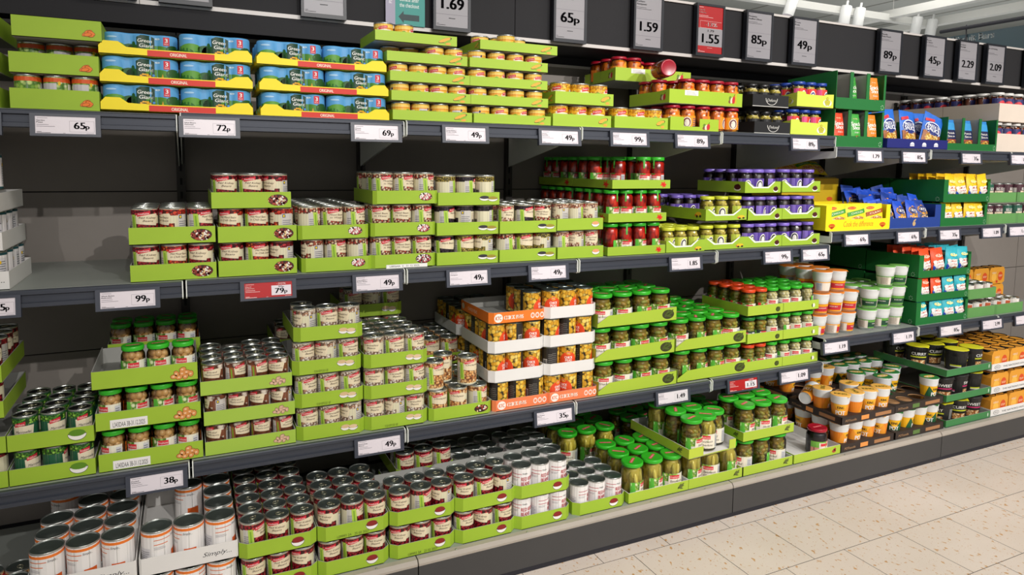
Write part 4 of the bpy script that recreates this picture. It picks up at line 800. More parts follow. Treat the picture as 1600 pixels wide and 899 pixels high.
# ------------------------------------------------------------------ floor, ceiling, far wall
BAY = .665
def floor_mat():
    mt = bpy.data.materials.new('m_floor_tiles'); mt.use_nodes = True; nt = mt.node_tree; b = nt.nodes['Principled BSDF']; L = nt.links.new; N = nt.nodes.new
    tc = N('ShaderNodeTexCoord'); mp = N('ShaderNodeMapping'); L(tc.outputs['Object'], mp.inputs[0])
    def speck(scale, lo, hi, st=(1, 1, 1)):
        m2 = N('ShaderNodeMapping'); m2.inputs['Scale'].default_value = st; L(tc.outputs['Object'], m2.inputs[0])
        n = N('ShaderNodeTexNoise'); n.inputs['Scale'].default_value = scale; n.inputs['Detail'].default_value = 3; L(m2.outputs[0], n.inputs['Vector'])
        r = N('ShaderNodeMapRange'); r.inputs[1].default_value = lo; r.inputs[2].default_value = hi; L(n.outputs[0], r.inputs[0]); return r.outputs[0]
    def mix(f, a, c):
        x = N('ShaderNodeMix'); x.data_type = 'RGBA'; L(f, x.inputs[0])
        if isinstance(a, tuple): x.inputs[6].default_value = a
        else: L(a, x.inputs[6])
        x.inputs[7].default_value = c; return x.outputs[2]
    base = mix(speck(3, .3, .7), hexc('dccec1'), hexc('e3d6cb'))
    c = mix(speck(62, .625, .665, (1, .6, 1)), base, hexc('c99a62')); c = mix(speck(150, .665, .70), c, hexc('b98a5a')); c = mix(speck(26, .70, .73), c, hexc('cfa676')); 
    L(c, b.inputs['Base Color']); b.inputs['Roughness'].default_value = .38; b.inputs['Specular IOR Level'].default_value = .35; MATS['floor_tile'] = mt
floor_mat(); mat('grout', '45413f', .8)
fl = MB(); s_ = .2945; g = .0011; ax, ay, bx = 2.3343, -.2408, 2.1915
fl.add([(-3, -6, -.002), (12, -6, -.002), (12, 6, -.002), (-3, 6, -.002)], [(0, 1, 2, 3)], 'grout')
for j in range(-1, 14):
    y1 = ay-j*s_; y0 = y1-s_
    off = (ax if j % 2 == 0 else bx) if j >= 0 else 2.207
    if j == -1: y1 = ay+s_
    k0 = int((-1.5-off)/s_)
    for k in range(k0, k0+int(9.5/s_)):
        x = off+k*s_; fl.add([(x+g, y0+g, 0), (x+s_-g, y0+g, 0), (x+s_-g, y1-g, 0), (x+g, y1-g, 0)], [(0, 1, 2, 3)], 'floor_tile')
structure(fl, 'floor')
ce = MB().box(-4, 14, -7, 8, 3.62, 3.7, 'ceiling_white')
for i in range(12):
    ce.box(-4+i*1.25, -3.985+i*1.25, -7, 8, 3.612, 3.62, 'grey_card')
structure(ce, 'ceiling')
wl = MB().box(12.5, 12.6, -7, 8, 0, 3.62, 'c9cbbd'); structure(wl, 'wall_right')
structure(MB().box(-4, 12.5, 7, 7.1, 0, 3.62, 'c4c6bb'), 'wall_back')

# ------------------------------------------------------------------ shelving run
def zA(x): return (1.549, 1.555, 1.558, 1.560, 1.562)[max(0, min(4, int(x//BAY)+1))] if x < 4*BAY else 1.516
def zB(x): return (1.069, 1.070, 1.068, 1.069, 1.072)[max(0, min(4, int(x//BAY)+1))] if x < 4*BAY else 1.1294
def zC(x): return (.522, .522, .520, .520, .523)[max(0, min(4, int(x//BAY)+1))] if x < 4*BAY else .629
ZD = .140; YD = -.150
BAYW = ['far left', 'first full', 'second full', 'third full', 'fourth full', 'fifth full', 'sixth full', 'far right', 'hidden far right']
RAIL = [(0, 0), (-.010, -.001), (-.0125, -.004), (-.0125, -.0125), (-.009, -.0135), (-.0045, -.0145), (-.0045, -.034), (-.0125, -.036), (-.0125, -.0465), (-.004, -.049), (0, -.047)]
TIER = {'top': zA, 'second': zB, 'third': zC}
for tier, zf in TIER.items():
    for k in range(-1, 7):
        x0, x1 = k*BAY+.0035, (k+1)*BAY-.0035; z = zf((k+.5)*BAY)
        t = thing('shelf', f'grey metal shelf, {tier} tier of the {BAYW[k+1]} bay from the left', 'shelf', (x0, 0, z), 0, 'grey metal shelves of the gondola'); W = x1-x0
        MB().box(0, W, 0, .575, -.022, 0, 'shelf_plate').build('shelf_plate', t)
        MB().prism([(y, zz-.0005) for y, zz in RAIL], .004, W-.004, 'rail', 'x').build('price_rail', t)
        for e in (0, W-.003):
            MB().prism([(-.006, -.001), (-.0135, -.006), (-.0135, -.047), (-.008, -.052), (.12, -.060), (.60, -.150), (.60, -.001)], e, e+.003, 'white_cap', 'x').build('bracket', t)
DECK = [(-3, 0), (-1, 1), (1, 3), (3, 5), (5, 7)]
for i, (a_, b_) in enumerate(DECK[1:]):
    x0, x1 = a_*BAY-.0109+.002, b_*BAY-.0109-.002; w2 = ['left', 'second', 'third', 'right'][i]
    t = thing('base_deck', f'pale bottom shelf deck on the plinth, {w2} double section', 'shelf', (x0, 0, 0), 0, 'bottom decks of the gondola'); W = x1-x0
    MB().box(0, W, -.148, .60, .118, ZD, 'shelf_plate').build('deck_plate', t)
    kb = MB().prism([(-.1742, .119), (-.1742, .126), (-.166, .1382), (-.148, .1396), (-.148, .119)], 0, W, 'kerb', 'x'); kb.build('front_strip', t)
    n = 5
    for q_ in range(n): MB().lathe([(.0001, .0018), (.003, .0012), (.004, 0)], 'metal', 10).build('screw', t, (W*(q_+.5)/n, -.161, .1392))
    t = thing('plinth_panel', f'dark grey kick panel along the floor, {w2} double section', 'panel', (x0, 0, 0), 0, 'kick panels of the gondola')
    MB().box(0, W, -.1742, -.160, .012, .119, 'plinth').build('kick_board', t); MB().box(-.002, W+.002, -.1752, -.165, 0, .016, 'rubber').build('rubber_skirting', t)
for k in range(-1, 8):
    t = thing('upright_post', f'dark slotted upright post at the back, {["left edge", "first", "second", "third", "fourth", "fifth", "sixth", "seventh", "far right"][k+1]} joint', 'post', (k*BAY, 0, 0), 0, 'slotted upright posts')
    MB().box(-.015, .015, .606, .632, .14, 1.86, 'upright').box(-.0162, .0162, .610, .64, 1.86, 1.99 if k in (-1, 2, 5) else 1.868, 'upright_light').build('post', t)
    s2 = MB()
    for i in range(34): s2.box(-.004, .004, .6052, .607, .18+i*.05, .205+i*.05, 'slot')
    s2.build('slots', t)
for k in range(-2, 9):
    t = thing('back_panel', f'dull grey back panel behind the shelves, {(BAYW+["eighth", "ninth"])[k+2]} bay', 'panel', (k*BAY, 0, 0), 0, 'back panels of the gondola')
    for z0, z1, n in ((.14, .735, 'lower_sheet'), (.739, 1.304, 'middle_sheet'), (1.308, 1.868, 'upper_sheet')): MB().box(.002, BAY-.002, .632, .640, z0, z1, 'back').build(n, t)
    MB().box(.002, BAY-.002, .628, .642, 1.868, 1.880, 'white_strip').build('top_trim', t)
o = MB().box(-2, 6.4, .66, .67, 0, 1.99, 'void').build('gondola_core'); tag(o, 'black core board between the back panels and the header', 'board')
# header board with its price signs
t = thing('header_board', 'long dark header board with white edge strips above the top shelf', 'board', (0, 0, 0))
for k in range(-1, 5): MB().box(k*1.33-.1, (k+1)*1.33-.103, .35, .362, 1.926, 2.150, 'dark_board').build('board_panel', t)
for k in range(-1, 5):
    MB().box(k*1.33-.1, (k+1)*1.33-.102, .342, .350, 1.914, 1.928, 'white_strip').build('lower_strip', t); MB().box(k*1.33-.1, (k+1)*1.33-.102, .342, .350, 2.148, 2.158, 'white_strip').build('upper_strip', t)
MB().box(-1.4, .72, .345, .352, 1.850, 1.913, 'dark_board').build('lower_fascia', t)
MB().box(-1.4, 6.4, .352, .66, 1.92, 1.93, 'void').build('underside', t)
def screen_art(a, W, H, price, red=False, names=(), old=None):
    bg, ink = ('red_screen', 'f6e6e4') if red else ('screen', 'ink')
    a.rect(0, 0, W, H, bg, 0)
    a.rect(.03*W, .88*H, .2*W, .90*H, 'ink_soft' if not red else ink, 1)
    for i, n in enumerate(names): a.text(n, .02*W, (.72-.11*i)*H, .075*H, ink, 2, al='l', wd=.016*len(n)*W+.04*W, bold=.02)
    for k in range(2): a.rect(.02*W, (.5-.1*k)*H, (.22+.1*k)*W, (.52-.1*k)*H, 'ink_soft' if not red else ink, 1)
    a.rect(.02*W, .09*H, .1*W, .11*H, ink, 1); a.rect(.02*W, .03*H, .25*W, .055*H, ink, 1); a.rect(.45*W, .03*H, .49*W, .045*H, ink, 1); a.rect(.84*W, .03*H, .97*W, .045*H, 'ink_soft' if not red else ink, 1)
    u0, v0, u1, v1 = .56*W, .12*H, .975*W, .76*H; pen = .003*W
    if red: a.rect(u0, v0, u1, v1, 'screen', 1); a.text(old[0], (u0+u1)/2, .82*H, .12*H, ink, 2, wd=.2*W, bold=.02); a.text(old[1], (u0+u1)/2, .62*H, .11*H, 'ink', 2, wd=.12*W, bold=.02)
    else:
        for q_ in ((u0, v0, u1, v0+pen), (u0, v1-pen, u1, v1), (u0, v0, u0+pen, v1), (u1-pen, v0, u1, v1)): a.rect(*q_, 'ink_soft', 1)
    c = (u0+u1)/2; hh = .40*H if not red else .34*H
    if price.endswith('p'):
        a.text(price[:-1], c+.055*W, .30*H if not red else .25*H, hh, 'ink', 3, wd=.185*W, bold=.04, al='r'); a.text('p', c+.065*W, .30*H if not red else .25*H, hh*.72, 'ink', 3, wd=.06*W, bold=.04, al='l')
    elif price: a.text(price, c, .30*H if not red else .25*H, hh, 'ink', 3, wd=.26*W, bold=.04)
def price_label(x0, x1, z, price, where, red=False, names=(), old=None):
    W = x1-x0; H = .060; t = thing('price_label', f'electronic shelf label reading {price}, {where}' if not red else f'red offer shelf label reading {price}, {where}', 'price label', (x0, -.0155, z-.071), 0)
    t.rotation_euler = (R(-7), 0, 0)
    b = MB(); b.prism([(0, 0), (W, 0), (W, H), (0, H)], -.006, .006, 'frame_grey', 'y'); m_ = .012
    for q_ in ((0, W, 0, .007), (0, W, H-.007, H), (0, m_, .007, H-.007), (W-m_, W, .007, H-.007)): b.box(q_[0], q_[1], -.0085, -.006, q_[2], q_[3], 'frame_grey')
    b.build('frame', t)
    a = Art(); screen_art(a, W-2*m_, H-.014, price, red, names, old); MB().art(a, flat_map(m_, .007, -.0065), None, .0002).build('display', t)
PL = [('A', -.352, -.191, '65p', 'under the carrot-print trays', 0, ('Garden', 'Peas')), ('A', .0, .162, '72p', 'under the yellow trays', 0, ('Salad Beans', 'Assorted')), ('A', .486, .651, '69p', 'between yellow and sweetcorn trays', 0, ('Mixed', 'Beans')),
      ('A', .789, .958, '49p', 'under the tall sweetcorn stacks', 0, ('Sweet Beans /', 'Green Lentils')), ('A', 1.151, 1.325, '49p', 'under the bigger sweetcorn tins', 0, ('Green', 'Lentils')), ('A', 1.452, 1.63, '99p', 'left of the roasted pepper trays', 0, ('Roasted', 'Peppers')),
      ('A', 1.753, 1.93, '89p', 'under the roasted pepper trays', 0, ('Sweetcorn', 'Baby')), ('A', 2.374, 2.548, '89p', 'under the blue-lidded olives', 0, ('Corn Olives',)),
      ('A', 2.785, 2.971, '1.79', 'under the green snack pouch boxes', 0, ('Snack',)), ('A', 3.098, 3.286, '85p', 'under the navy pouch tray', 0, ('Pasta',)), ('A', 3.551, 3.725, '35p', 'under the dark green pasta box', 0, ('Noodle',)), ('A', 3.968, 4.161, '1.15', 'under the beige trays', 0, ('Sausage',)), ('A', -.60, -.412, '65p', 'cut off at the top left edge', 0, ()),
      ('B', -.545, -.394, '75p', 'cut off at the left edge of the middle', 0, ()), ('B', -.224, -.064, '99p', 'under the empty shelf space', 0, ('Whole Button', 'Mushrooms')), ('B', .150, .312, '79p', 'under the chilli beans', 1, ('Mixed', 'Mushrooms')),
      ('B', .486, .651, '49p', 'under the mixed beans', 0, ('Cannellini /', 'Butter Beans')), ('B', .805, .969, '49p', 'under the lentil tins', 0, ('Chickpeas',)), ('B', 1.117, 1.284, '49p', 'under the borlotti beans', 0, ('Chickpeas', 'in Water')),
      ('B', 1.745, 1.914, '1.85', 'under the yellow-lidded olives', 0, ('Cornichons',)), ('B', 2.246, 2.42, '99p', 'under the purple-lidded jars', 0, ('Pickles',)), ('B', 2.47, 2.647, '65p', 'at the end of the purple-lidded jars', 0, ('Baby', 'Beets')),
      ('B', 2.738, 2.914, '69p', 'under the yellow noodle box', 0, ('Rice', 'Noodles')), ('B', 3.1, 3.28, '69p', 'under the blue noodle box', 0, ('Chow',)), ('B', 3.418, 3.597, '35p', 'under the yellow noodle packets', 0, ('Noodle', 'Chicken')), ('B', 3.769, 3.947, '1.09', 'under the soup tins', 0, ('Soup',)), ('B', 4.005, 4.206, '1.65', 'cut off at the right edge', 0, ('Soup',)),
      ('C', -.171, -.01, '38p', 'under the mushroom jars', 0, ('Peeled', 'Potatoes')), ('C', .486, .653, '49p', 'under the cannellini beans', 0, ('Red Kidney', 'Beans')), ('C', 1.149, 1.322, '35p', 'under the orange chickpea trays', 0, ('Red Kidney', 'Beans')),
      ('C', 1.701, 1.876, '1.49', 'under the gherkin jars', 0, ('Sandwich', 'Gherkins')), ('C', 2.076, 2.258, '1.15', 'under the gherkin jars', 1, ('Whole', 'Gherkins')), ('C', 2.376, 2.566, '1.09', 'under the slim pickle jars', 0, ('Sliced', 'Beetroot')),
      ('C', 2.64, 2.818, '1.19', 'under the orange noodle cups', 0, ('Pots',)), ('C', 3.116, 3.293, '1.19', 'under the green noodle cups', 0, ('Noodle',)), ('C', 3.479, 3.673, '85p', 'under the orange and turquoise packets', 0, ('Curry', 'Mild')), ('C', 3.832, 4.026, '2.99', 'under the short white tins', 0, ('Soup',)), ('C', 4.132, 4.34, '5.99', 'at the right edge of the third tier', 0, ())]
ZF = {'A': zA, 'B': zB, 'C': zC}
for sh, x0, x1, pr_, wh, red, nm in PL: price_label(x0, x1, ZF[sh]((x0+x1)/2), pr_, wh, bool(red), nm, ('-20%', '99p') if pr_ == '79p' else ('-20%', '1.45'))
def header_sign(x0, x1, price, red=False, names=(), where=''):
    W = x1-x0-.006; H = .232; z0 = 1.921; t = thing('price_sign', f'tall header sign reading {price}, {where}' if price else f'tall header sign cut off by the top edge, {where}', 'price sign', (x0+.006, .338, z0))
    b = MB(); b.box(0, W, -.020, 0, 0, H, 'frame')
    for q_ in ((0, W, 0, .014), (0, W, H-.010, H), (0, .010, .014, H-.010), (W-.010, W, .014, H-.010)): b.box(q_[0], q_[1], -.024, -.020, q_[2], q_[3], 'frame')
    b.build('frame', t); w_, h = W-.02, H-.024; a = Art(); a.rect(0, 0, w_, h, 'red_screen' if red else 'screen_grey', 0); ink = 'f3dcda' if red else 'ink'
    a.rect(.03*w_, .965*h, .2*w_, .972*h, 'ink_soft' if not red else ink, 1)
    for i, n in enumerate(names): a.text(n, .03*w_, (.90-.055*i)*h, .035*h, ink, 2, al='l', wd=.035*len(n)*w_+.06*w_, bold=.02)
    a.rect(.03*w_, .79*h, .4*w_, .796*h, ink, 1); a.rect(.03*w_, .76*h, .6*w_, .766*h, ink, 1)
    if red:
        a.rect(.0, .15*h, w_, .53*h, 'screen_grey', 1); a.text('-13%', .52*w_, .575*h, .085*h, ink, 2, wd=.5*w_, bold=.03); a.text('1.79', .52*w_, .455*h, .05*h, 'ink', 3, wd=.25*w_, bold=.02)
        for q_ in ((.08*w_, .53*h, .95*w_, .534*h), (.08*w_, .68*h, .95*w_, .684*h), (.08*w_, .53*h, .085*w_, .68*h)): a.rect(*q_, ink, 2)
    else: a.rect(0, .56*h, w_, .564*h, 'ink_soft', 1); a.rect(0, .22*h, w_, .224*h, 'ink_soft', 1)
    vb = .32*h if not red else .22*h
    if price.endswith('p'): a.text(price[:-1], .60*w_, vb, .20*h, 'ink', 3, wd=.42*w_, bold=.045, al='r'); a.text('p', .64*w_, vb, .14*h, 'ink', 3, wd=.18*w_, bold=.05, al='l')
    elif price: a.text(price, .52*w_, vb, .20*h, 'ink', 3, wd=.68*w_, bold=.045)
    a.rect(.4*w_, .15*h if not red else .11*h, .6*w_, .16*h if not red else .115*h, ink, 1); a.rect(.03*w_, .05*h, .1*w_, .055*h, ink, 1); a.rect(.03*w_, .025*h, .3*w_, .032*h, ink, 1)
    MB().art(a, flat_map(.010, .014, -.0205), None, .0003).build('display', t)
for a_ in ((-.272, -.108, '', 0, (), 'left of the other two cut-off signs'), (-.052, .112, '', 0, (), 'above the blue three-packs'), (.387, .549, '2.49', 0, (), 'above the yellow trays'), (.867, 1.023, '1.69', 0, (), 'right of the teal poster'), (1.380, 1.542, '65p', 0, ('Sweet', 'Pickle'), 'above the sweetcorn'),
           (1.772, 1.934, '1.59', 0, ('Italian', 'Antipasti'), 'left of the red sign'), (2.113, 2.282, '1.55', 1, ('Greek', 'Olives'), 'the only red one'), (2.408, 2.582, '85p', 0, ('Pimiento', 'Stuffed Olives'), 'right of the red sign'), (2.706, 2.884, '49p', 0, ('Fruit', 'Pots'), 'above the blue-lidded olives'),
           (3.335, 3.517, '89p', 0, ('Noodle', 'Pasta Pouch'), 'above the snack pouches'), (3.70, 3.887, '45p', 0, ('Pasta', 'n Sauce'), 'above the navy tray'), (3.996, 4.179, '2.29', 0, ('Instant', 'Sausage'), 'above the hot dog jars'), (4.258, 4.445, '2.09', 0, ('Jarred Hotdog',), 'rightmost whole one'), (4.66, 4.85, '1.25', 0, (), 'cut off by the right edge')):
    header_sign(a_[0], a_[1], a_[2], bool(a_[3]), a_[4], a_[5])
t = thing('donation_poster', 'teal and lilac donation poster with a dark arrow on the header board', 'poster', (.696, .336, 1.928))
MB().box(0, .036, -.001, 0, 0, .225, 'a59fb4').build('lilac_strip', t)
b = MB().box(.036, .150, -.001, 0, 0, .225, '36968e'); a = Art(); a.poly([(.048, .030), (.068, .052), (.068, .040), (.128, .040), (.128, .018), (.068, .018), (.068, .008)], '16363a', 1)
for i, s2 in enumerate(('the checkout', 'donate after', 'Please')): a.text(s2, .090, .066+.021*i, .015, 'f3f6f4', 1, wd=.0062*len(s2))
b.art(a, flat_map(0, 0, -.001)); b.build('teal_sheet', t)
a = Art(); a.text('Place priced food here', .012, .075, .012, 'f3f0f6', 1, wd=.14, rot=0); a2 = Art(); a2.items = [([(.024-(v-.075), .075+u-.012+.07) for u, v in vs], fs, m_, ly) for vs, fs, m_, ly in a.items]; MB().art(a2, flat_map(0, 0, -.001)).build('vertical_lettering', t)
# next aisle seen over the header: ceiling track with lamp heads, aisle sign
t = thing('lighting_track', 'white ceiling lighting track running along the next aisle', 'track', (0, 2.88, 3.0)); MB().box(3.2, 7.6, -.035, .035, -.02, .05, 'beam_white').build('track_bar', t)
for x in (4.2, 5.6, 6.9): MB().tube([(x, 0, .05), (x, 0, .62)], .003, 'beam_white').build('hanger_wire', t)
for nm, x, lb in (('cross_beam', 6.85, 'white cross beam hung near the ceiling, nearer one'), ('cross_beam', 7.62, 'white cross beam hung near the ceiling, farther one')):
    o = MB().box(-.05, .05, -2.2, 2.6, -.02, .06, 'beam_white').build(nm, None, (x, 2.9, 3.03)); tag(o, lb, 'beam')
for i, (x, y, lb) in enumerate(((5.37, 2.80, 'white spot lamp head on the track, tilted leftmost one'), (6.10, 2.80, 'white spot lamp head on the track, second from left'), (6.30, 2.80, 'white spot lamp head on the track, third from left'), (7.2, 2.80, 'white spot lamp head on the track, second from right'), (7.45, 2.80, 'white spot lamp head on the track, rightmost one'))):
    t = thing('spot_lamp', lb, 'lamp', (x, y, 3.07), 0, 'spot lamps on the ceiling track'); t.rotation_euler = (R(6), R(16 if i == 0 else 4), 0)
    MB().lathe([(.05, -.20), (.052, -.19), (.052, -.03), (.045, -.02), (.001, -.02)], 'lamp_white', 24).lathe([(.001, -.185), (.048, -.19), (.05, -.2)], 'screen', 24).build('lamp_head', t); MB().tube([(0, 0, -.03), (0, 0, .03)], .012, 'lamp_white', 8).build('stem', t)
t = thing('aisle_sign', 'dark teal hanging aisle sign reading Biscuit Bars', 'sign', (6.85, 0, 0)); MB().box(0, .03, .6, 2.45, 2.25, 2.715, '2a4048').build('board', t)
a = Art(); a.text('Biscuit Bars', .45, 2.645, .062, 'f6f8f6', 1, wd=.38, al='c', bold=.01); MB().art(a, lambda u, v, o_: (-.001-o_, 1.99+.45-u, v)).build('lettering', t)
MB().tube([(-.02, .6, 2.775), (-.02, 2.3, 2.775)], .018, 'rubber', 8).build('hanging_rail', t); MB().blob((-.02, 2.20, 2.645), (.02, .03, .03), 'e8c83c').build('yellow_star', t)
for y in (1.1, 2.05): MB().tube([(-.01, y, 2.66), (-.02, y, 2.8)], .006, 'rubber', 6).build('hook', t)

# ------------------------------------------------------------------ filling the shelves
COLW = {1: ['only'], 2: ['left', 'right'], 3: ['left', 'middle', 'right'], 4: ['leftmost', 'centre-left', 'centre-right', 'rightmost'], 5: ['leftmost', 'second', 'middle', 'fourth', 'rightmost'], 6: ['leftmost', 'second', 'third', 'fourth', 'fifth', 'rightmost']}
ROWW = ['front', 'second', 'third', 'fourth', 'fifth', 'sixth', 'seventh', 'eighth', 'ninth', 'tenth']
LVW = ['bottom', 'second', 'third', 'fourth', 'fifth']
def stack(where, x, z, item, tray, n, nx, ny=4, rows=2, top=None, deep=1, pitch=.1075, y=.012, dx=None, dy=None, skip=(), only=None, spread=70, trays=None, wt=None, lvdeep=None, rz=0, ins=.0034, jit=.0002, noitem=(), items=None, ymarg=.004):
    """n tiers of trays, one on the other, each holding nx by ny items; rows = rows of items set out in the covered tiers"""
    tp = TR[tray] if tray else None; W = wt or tp.w; D = tp.d if tp else .3; top = top or ny
    for lv in range(n):
        ox = x+(dx[lv] if dx else 0); oz = z+lv*pitch; oy = y+(dy[lv] if dy else 0); dp = (lvdeep[lv] if lvdeep else deep); lw = LVW[lv]
        ca, sa = math.cos(rz), math.sin(rz); at = lambda px, py, pz: (ox+px*ca-py*sa, oy+px*sa+py*ca, pz)
        for j in range(dp):
            tk = TR[(trays[lv] if trays else tray)] if tray else None
            if tk:
                bw = ' behind it' if j == 1 else ''
                tk.put(at(0, j*(D+.003), oz), rz, f"{tk.word}{', back one,' if j else ','} {lw} in the stack of {where}" if n > 1 else f"{tk.word}{', back one,' if j else ','} holding the {where}", f'trays of {where}', None if W == tk.w else (W/tk.w, 1, 1))
            nr = (top if lv == n-1 else rows)
            if dp > 1 and (lv == n-1 or rows > ny): nr_j = min(ny, max(0, nr-j*ny))
            else: nr_j = nr if j == 0 else 0
            for r_ in range(min(ny, nr_j)):
                for c in range(nx):
                    if (lv, r_+j*ny, c) in skip or lv in noitem: continue
                    key = items[lv] if items else item
                    if isinstance(key, (list, tuple)): key = key[c % len(key)] if len(key) == nx else rnd.choice(key)
                    p = P[key]; cw = (W-2*ins)/nx; cd = (D-2*ymarg-.004)/ny; iz = oz+(.0023 if tray else 0)
                    px = ins+(c+.5)*cw+rnd.uniform(-jit, jit); py = ymarg+.002+(r_+.5)*cd+j*(D+.003)+rnd.uniform(-jit, jit)
                    a_ = rnd.gauss(0, spread) if spread else 0
                    lab = f"{p.word}, {COLW[nx][c]} in {ROWW[r_+j*ny]} row{f', {lw} tier' if n > 1 else ''} of {where}"
                    if len(lab.split()) > 16: lab = lab.replace(' tier of ', ' tier, ').replace(' in ', ', ', 1)
                    p.put(at(px, py, iz), rz+R(a_), lab, f'{p.word}s of {where}')
# ---- top tier
z = zA(-.5); stack('pea tins at top left corner', -.622, z, 'peas', 'peascar', 3, 3, 4, 1, 1, pitch=.094)
stack('carrot-print pea trays', -.397, zA(-.3), 'peas', 'peascar', 3, 3, 4, 2, 1, pitch=.094, dx=(0, .002, .012), noitem=(2,), skip={(1, 0, 0), (1, 0, 1), (1, 0, 2)})
def trio_stack(where, x, z, dx, skip):
    for lv in range(3):
        TR['yellow'].put((x+dx[lv], .012, z+lv*.0765), 0, f'yellow tray, {LVW[lv]} in the stack of {where}', f'yellow trays of {where}')
        for r_ in range(3):
            for c in range(2):
                if (lv, r_, c) in skip: continue
                P['trio'].put((x+dx[lv]+.0995+c*.196, .012+.040+r_*.068+(0 if lv < 2 else .002), z+lv*.0765+.0035), rnd.uniform(-.02, .02), f'blue three-pack of sweetcorn tins, {COLW[2][c]} in {ROWW[r_]} row, {LVW[lv]} tier of {where}', f'blue three-packs of {where}', (.985, 1, 1))
trio_stack('left yellow trays', -.192, zA(0), (0, .001, .001), {(2, 0, 0)})
trio_stack('right yellow trays', .222, zA(.4), (.002, .0, -.006), set())
stack('left small sweetcorn tower', .626, zA(.7), 'corn', 'corn', 5, 4, 3, 2, 1, pitch=.0625, dx=(.004, 0, -.004, -.014, -.052), skip={(3, 0, 0), (3, 0, 1), (4, 0, 2), (4, 0, 3)}, spread=80)
stack('right small sweetcorn tower', .905, zA(1), 'corn', 'cornb', 5, 4, 3, 2, 2, pitch=.0625, dx=(.010, -.002, -.006, -.006, .032), skip={(4, 0, 2), (4, 0, 3), (4, 1, 3), (4, 0, 0)}, spread=80)
stack('big sweetcorn stack', 1.224, zA(1.3), 'bigcorn', 'bigcorn', 2, 3, 3, 2, 2, pitch=.081, dx=(0, .008), spread=40)
stack('lone big sweetcorn tray', 1.490, zA(1.6), 'bigcorn', 'bigcorn', 1, 3, 3, 2, 3, spread=40)
zz = zA(1.9)
TR['peppern'].put((1.752, .012, zz), 0, 'notched green tray at the bottom of the roasted pepper jars', 'roasted pepper trays'); TR['pepper'].put((1.743, .012, zz+.107), R(1.5), 'wide green tray with pepper print, middle of the roasted pepper pile', 'roasted pepper trays')
TR['pepper'].put((1.655, .262, zz+.2145), R(-2), 'green pepper tray at the very back, topmost of the roasted pepper pile', 'roasted pepper trays')
for r_ in range(3):
    for c in range(5):
        P['peppers'].put((1.789+c*.0765, .055+r_*.078, zz+.0025), R(rnd.gauss(0, 50)), f'roasted pepper jar, {COLW[5][c]} in {ROWW[r_]} row, bottom of the pepper pile', 'roasted pepper jars at the bottom')
for r_ in range(3):
    for c in range(5):
        if (r_, c) == (0, 0): continue
        P['peppers'].put((1.784+c*.0765, .057+r_*.080, zz+.107+.0026), R(rnd.gauss(0, 50)), f'roasted pepper jar, {COLW[5][c]} in {ROWW[r_]} row, middle tray of the pepper pile', 'roasted pepper jars in the middle tray')
for r_ in range(3):
    for c in range(5):
        if c > 1 and r_ == 0: continue
        P['peppers'].put((1.695+c*.074, .30+r_*.08, zz+.2145+.0026), R(rnd.gauss(0, 50)), f'roasted pepper jar, {COLW[5][c]} in {ROWW[r_]} row, topmost tray of the pepper pile', 'roasted pepper jars in the top tray')
P['peppers'].put((1.80, .165, zz+.2145+.037), (R(90), 0, R(-12)), 'roasted pepper jar lying on its side, red lid facing the aisle', 'fallen jar')
stack('black trays', 2.187, zA(2.3), 'deluxe', 'deluxe', 2, 3, 3, 2, 2, pitch=.113, dx=(.006, -.010), ymarg=.01, spread=25)
stack('blue-lidded olives', 2.402, zA(2.5), 'oliveblue', 'oliveb', 2, 3, 4, 2, 3, pitch=.122, dx=(.0, .030), spread=25, ins=.012)
zz = zA(3.0)
for lv in range(2):
    TR['disp3'].put((2.668, .010, zz+lv*.171), 0, f'dark green snack pouch display box, {("lower", "upper")[lv]} one', 'snack pouch display boxes')
    for c, k in enumerate(('shotr', 'shotg', 'shoto')):
        if (lv, c) == (1, 0): continue
        for r_ in range(4):
            P[k].put((2.668+.044+c*.11, .020+r_*.035+(.03 if (lv, c) == (1, 1) else 0), zz+lv*.171+.006+(.035 if False else 0)), (R(-6), 0, R(4)), f'{P[k].word}, {ROWW[r_]} in its column of the {("lower", "upper")[lv]} display box', f'snack pouches, {("lower", "upper")[lv]} box')
TR['navy'].put((3.012, -.004, zz+.001), R(.5), 'navy blue tray with white pasta emblems on its front', 'navy tray')
for i, (x, y, yaw, roll, tilt) in enumerate(((3.085, .035, 6, -3, -8), (3.225, .038, 4, 4, -10), (3.355, .030, -12, 22, -12), (3.17, .11, 10, -12, -14), (3.32, .10, 0, 6, -12), (3.42, .12, -4, 0, -8), (3.08, .16, 4, 2, -8), (3.25, .18, 0, -4, -8))):
    P['sauce'].put((x, y, zz+.004), (R(tilt), R(roll), R(yaw)), f'blue pasta sauce pouch, {["leftmost in front", "second in front", "front one leaning right", "behind the two front ones", "behind the leaning one", "rightmost at the back", "back left", "back middle"][i]}, navy tray', 'blue pouches in the navy tray')
TR['disp3b'].put((3.474, .010, zz), 0, 'dark green display box of pasta and sauce pouches on the top tier', 'pasta and sauce display box')
for c in range(3):
    for r_ in range(3):
        P['sauce2'].put((3.474+.062+c*.138, .03+r_*.04, zz+.006), (R(-8), 0, R(3)), f'pasta and sauce pouch, {ROWW[r_]} in {COLW[3][c]} column of its display box', 'pasta and sauce pouches')
stack('hot dog jars', 3.893, zz, 'hotdog', 'beige', 2, 4, 4, 1, 8, pitch=.1575, deep=2, lvdeep=(1, 2), ymarg=.004, spread=30)
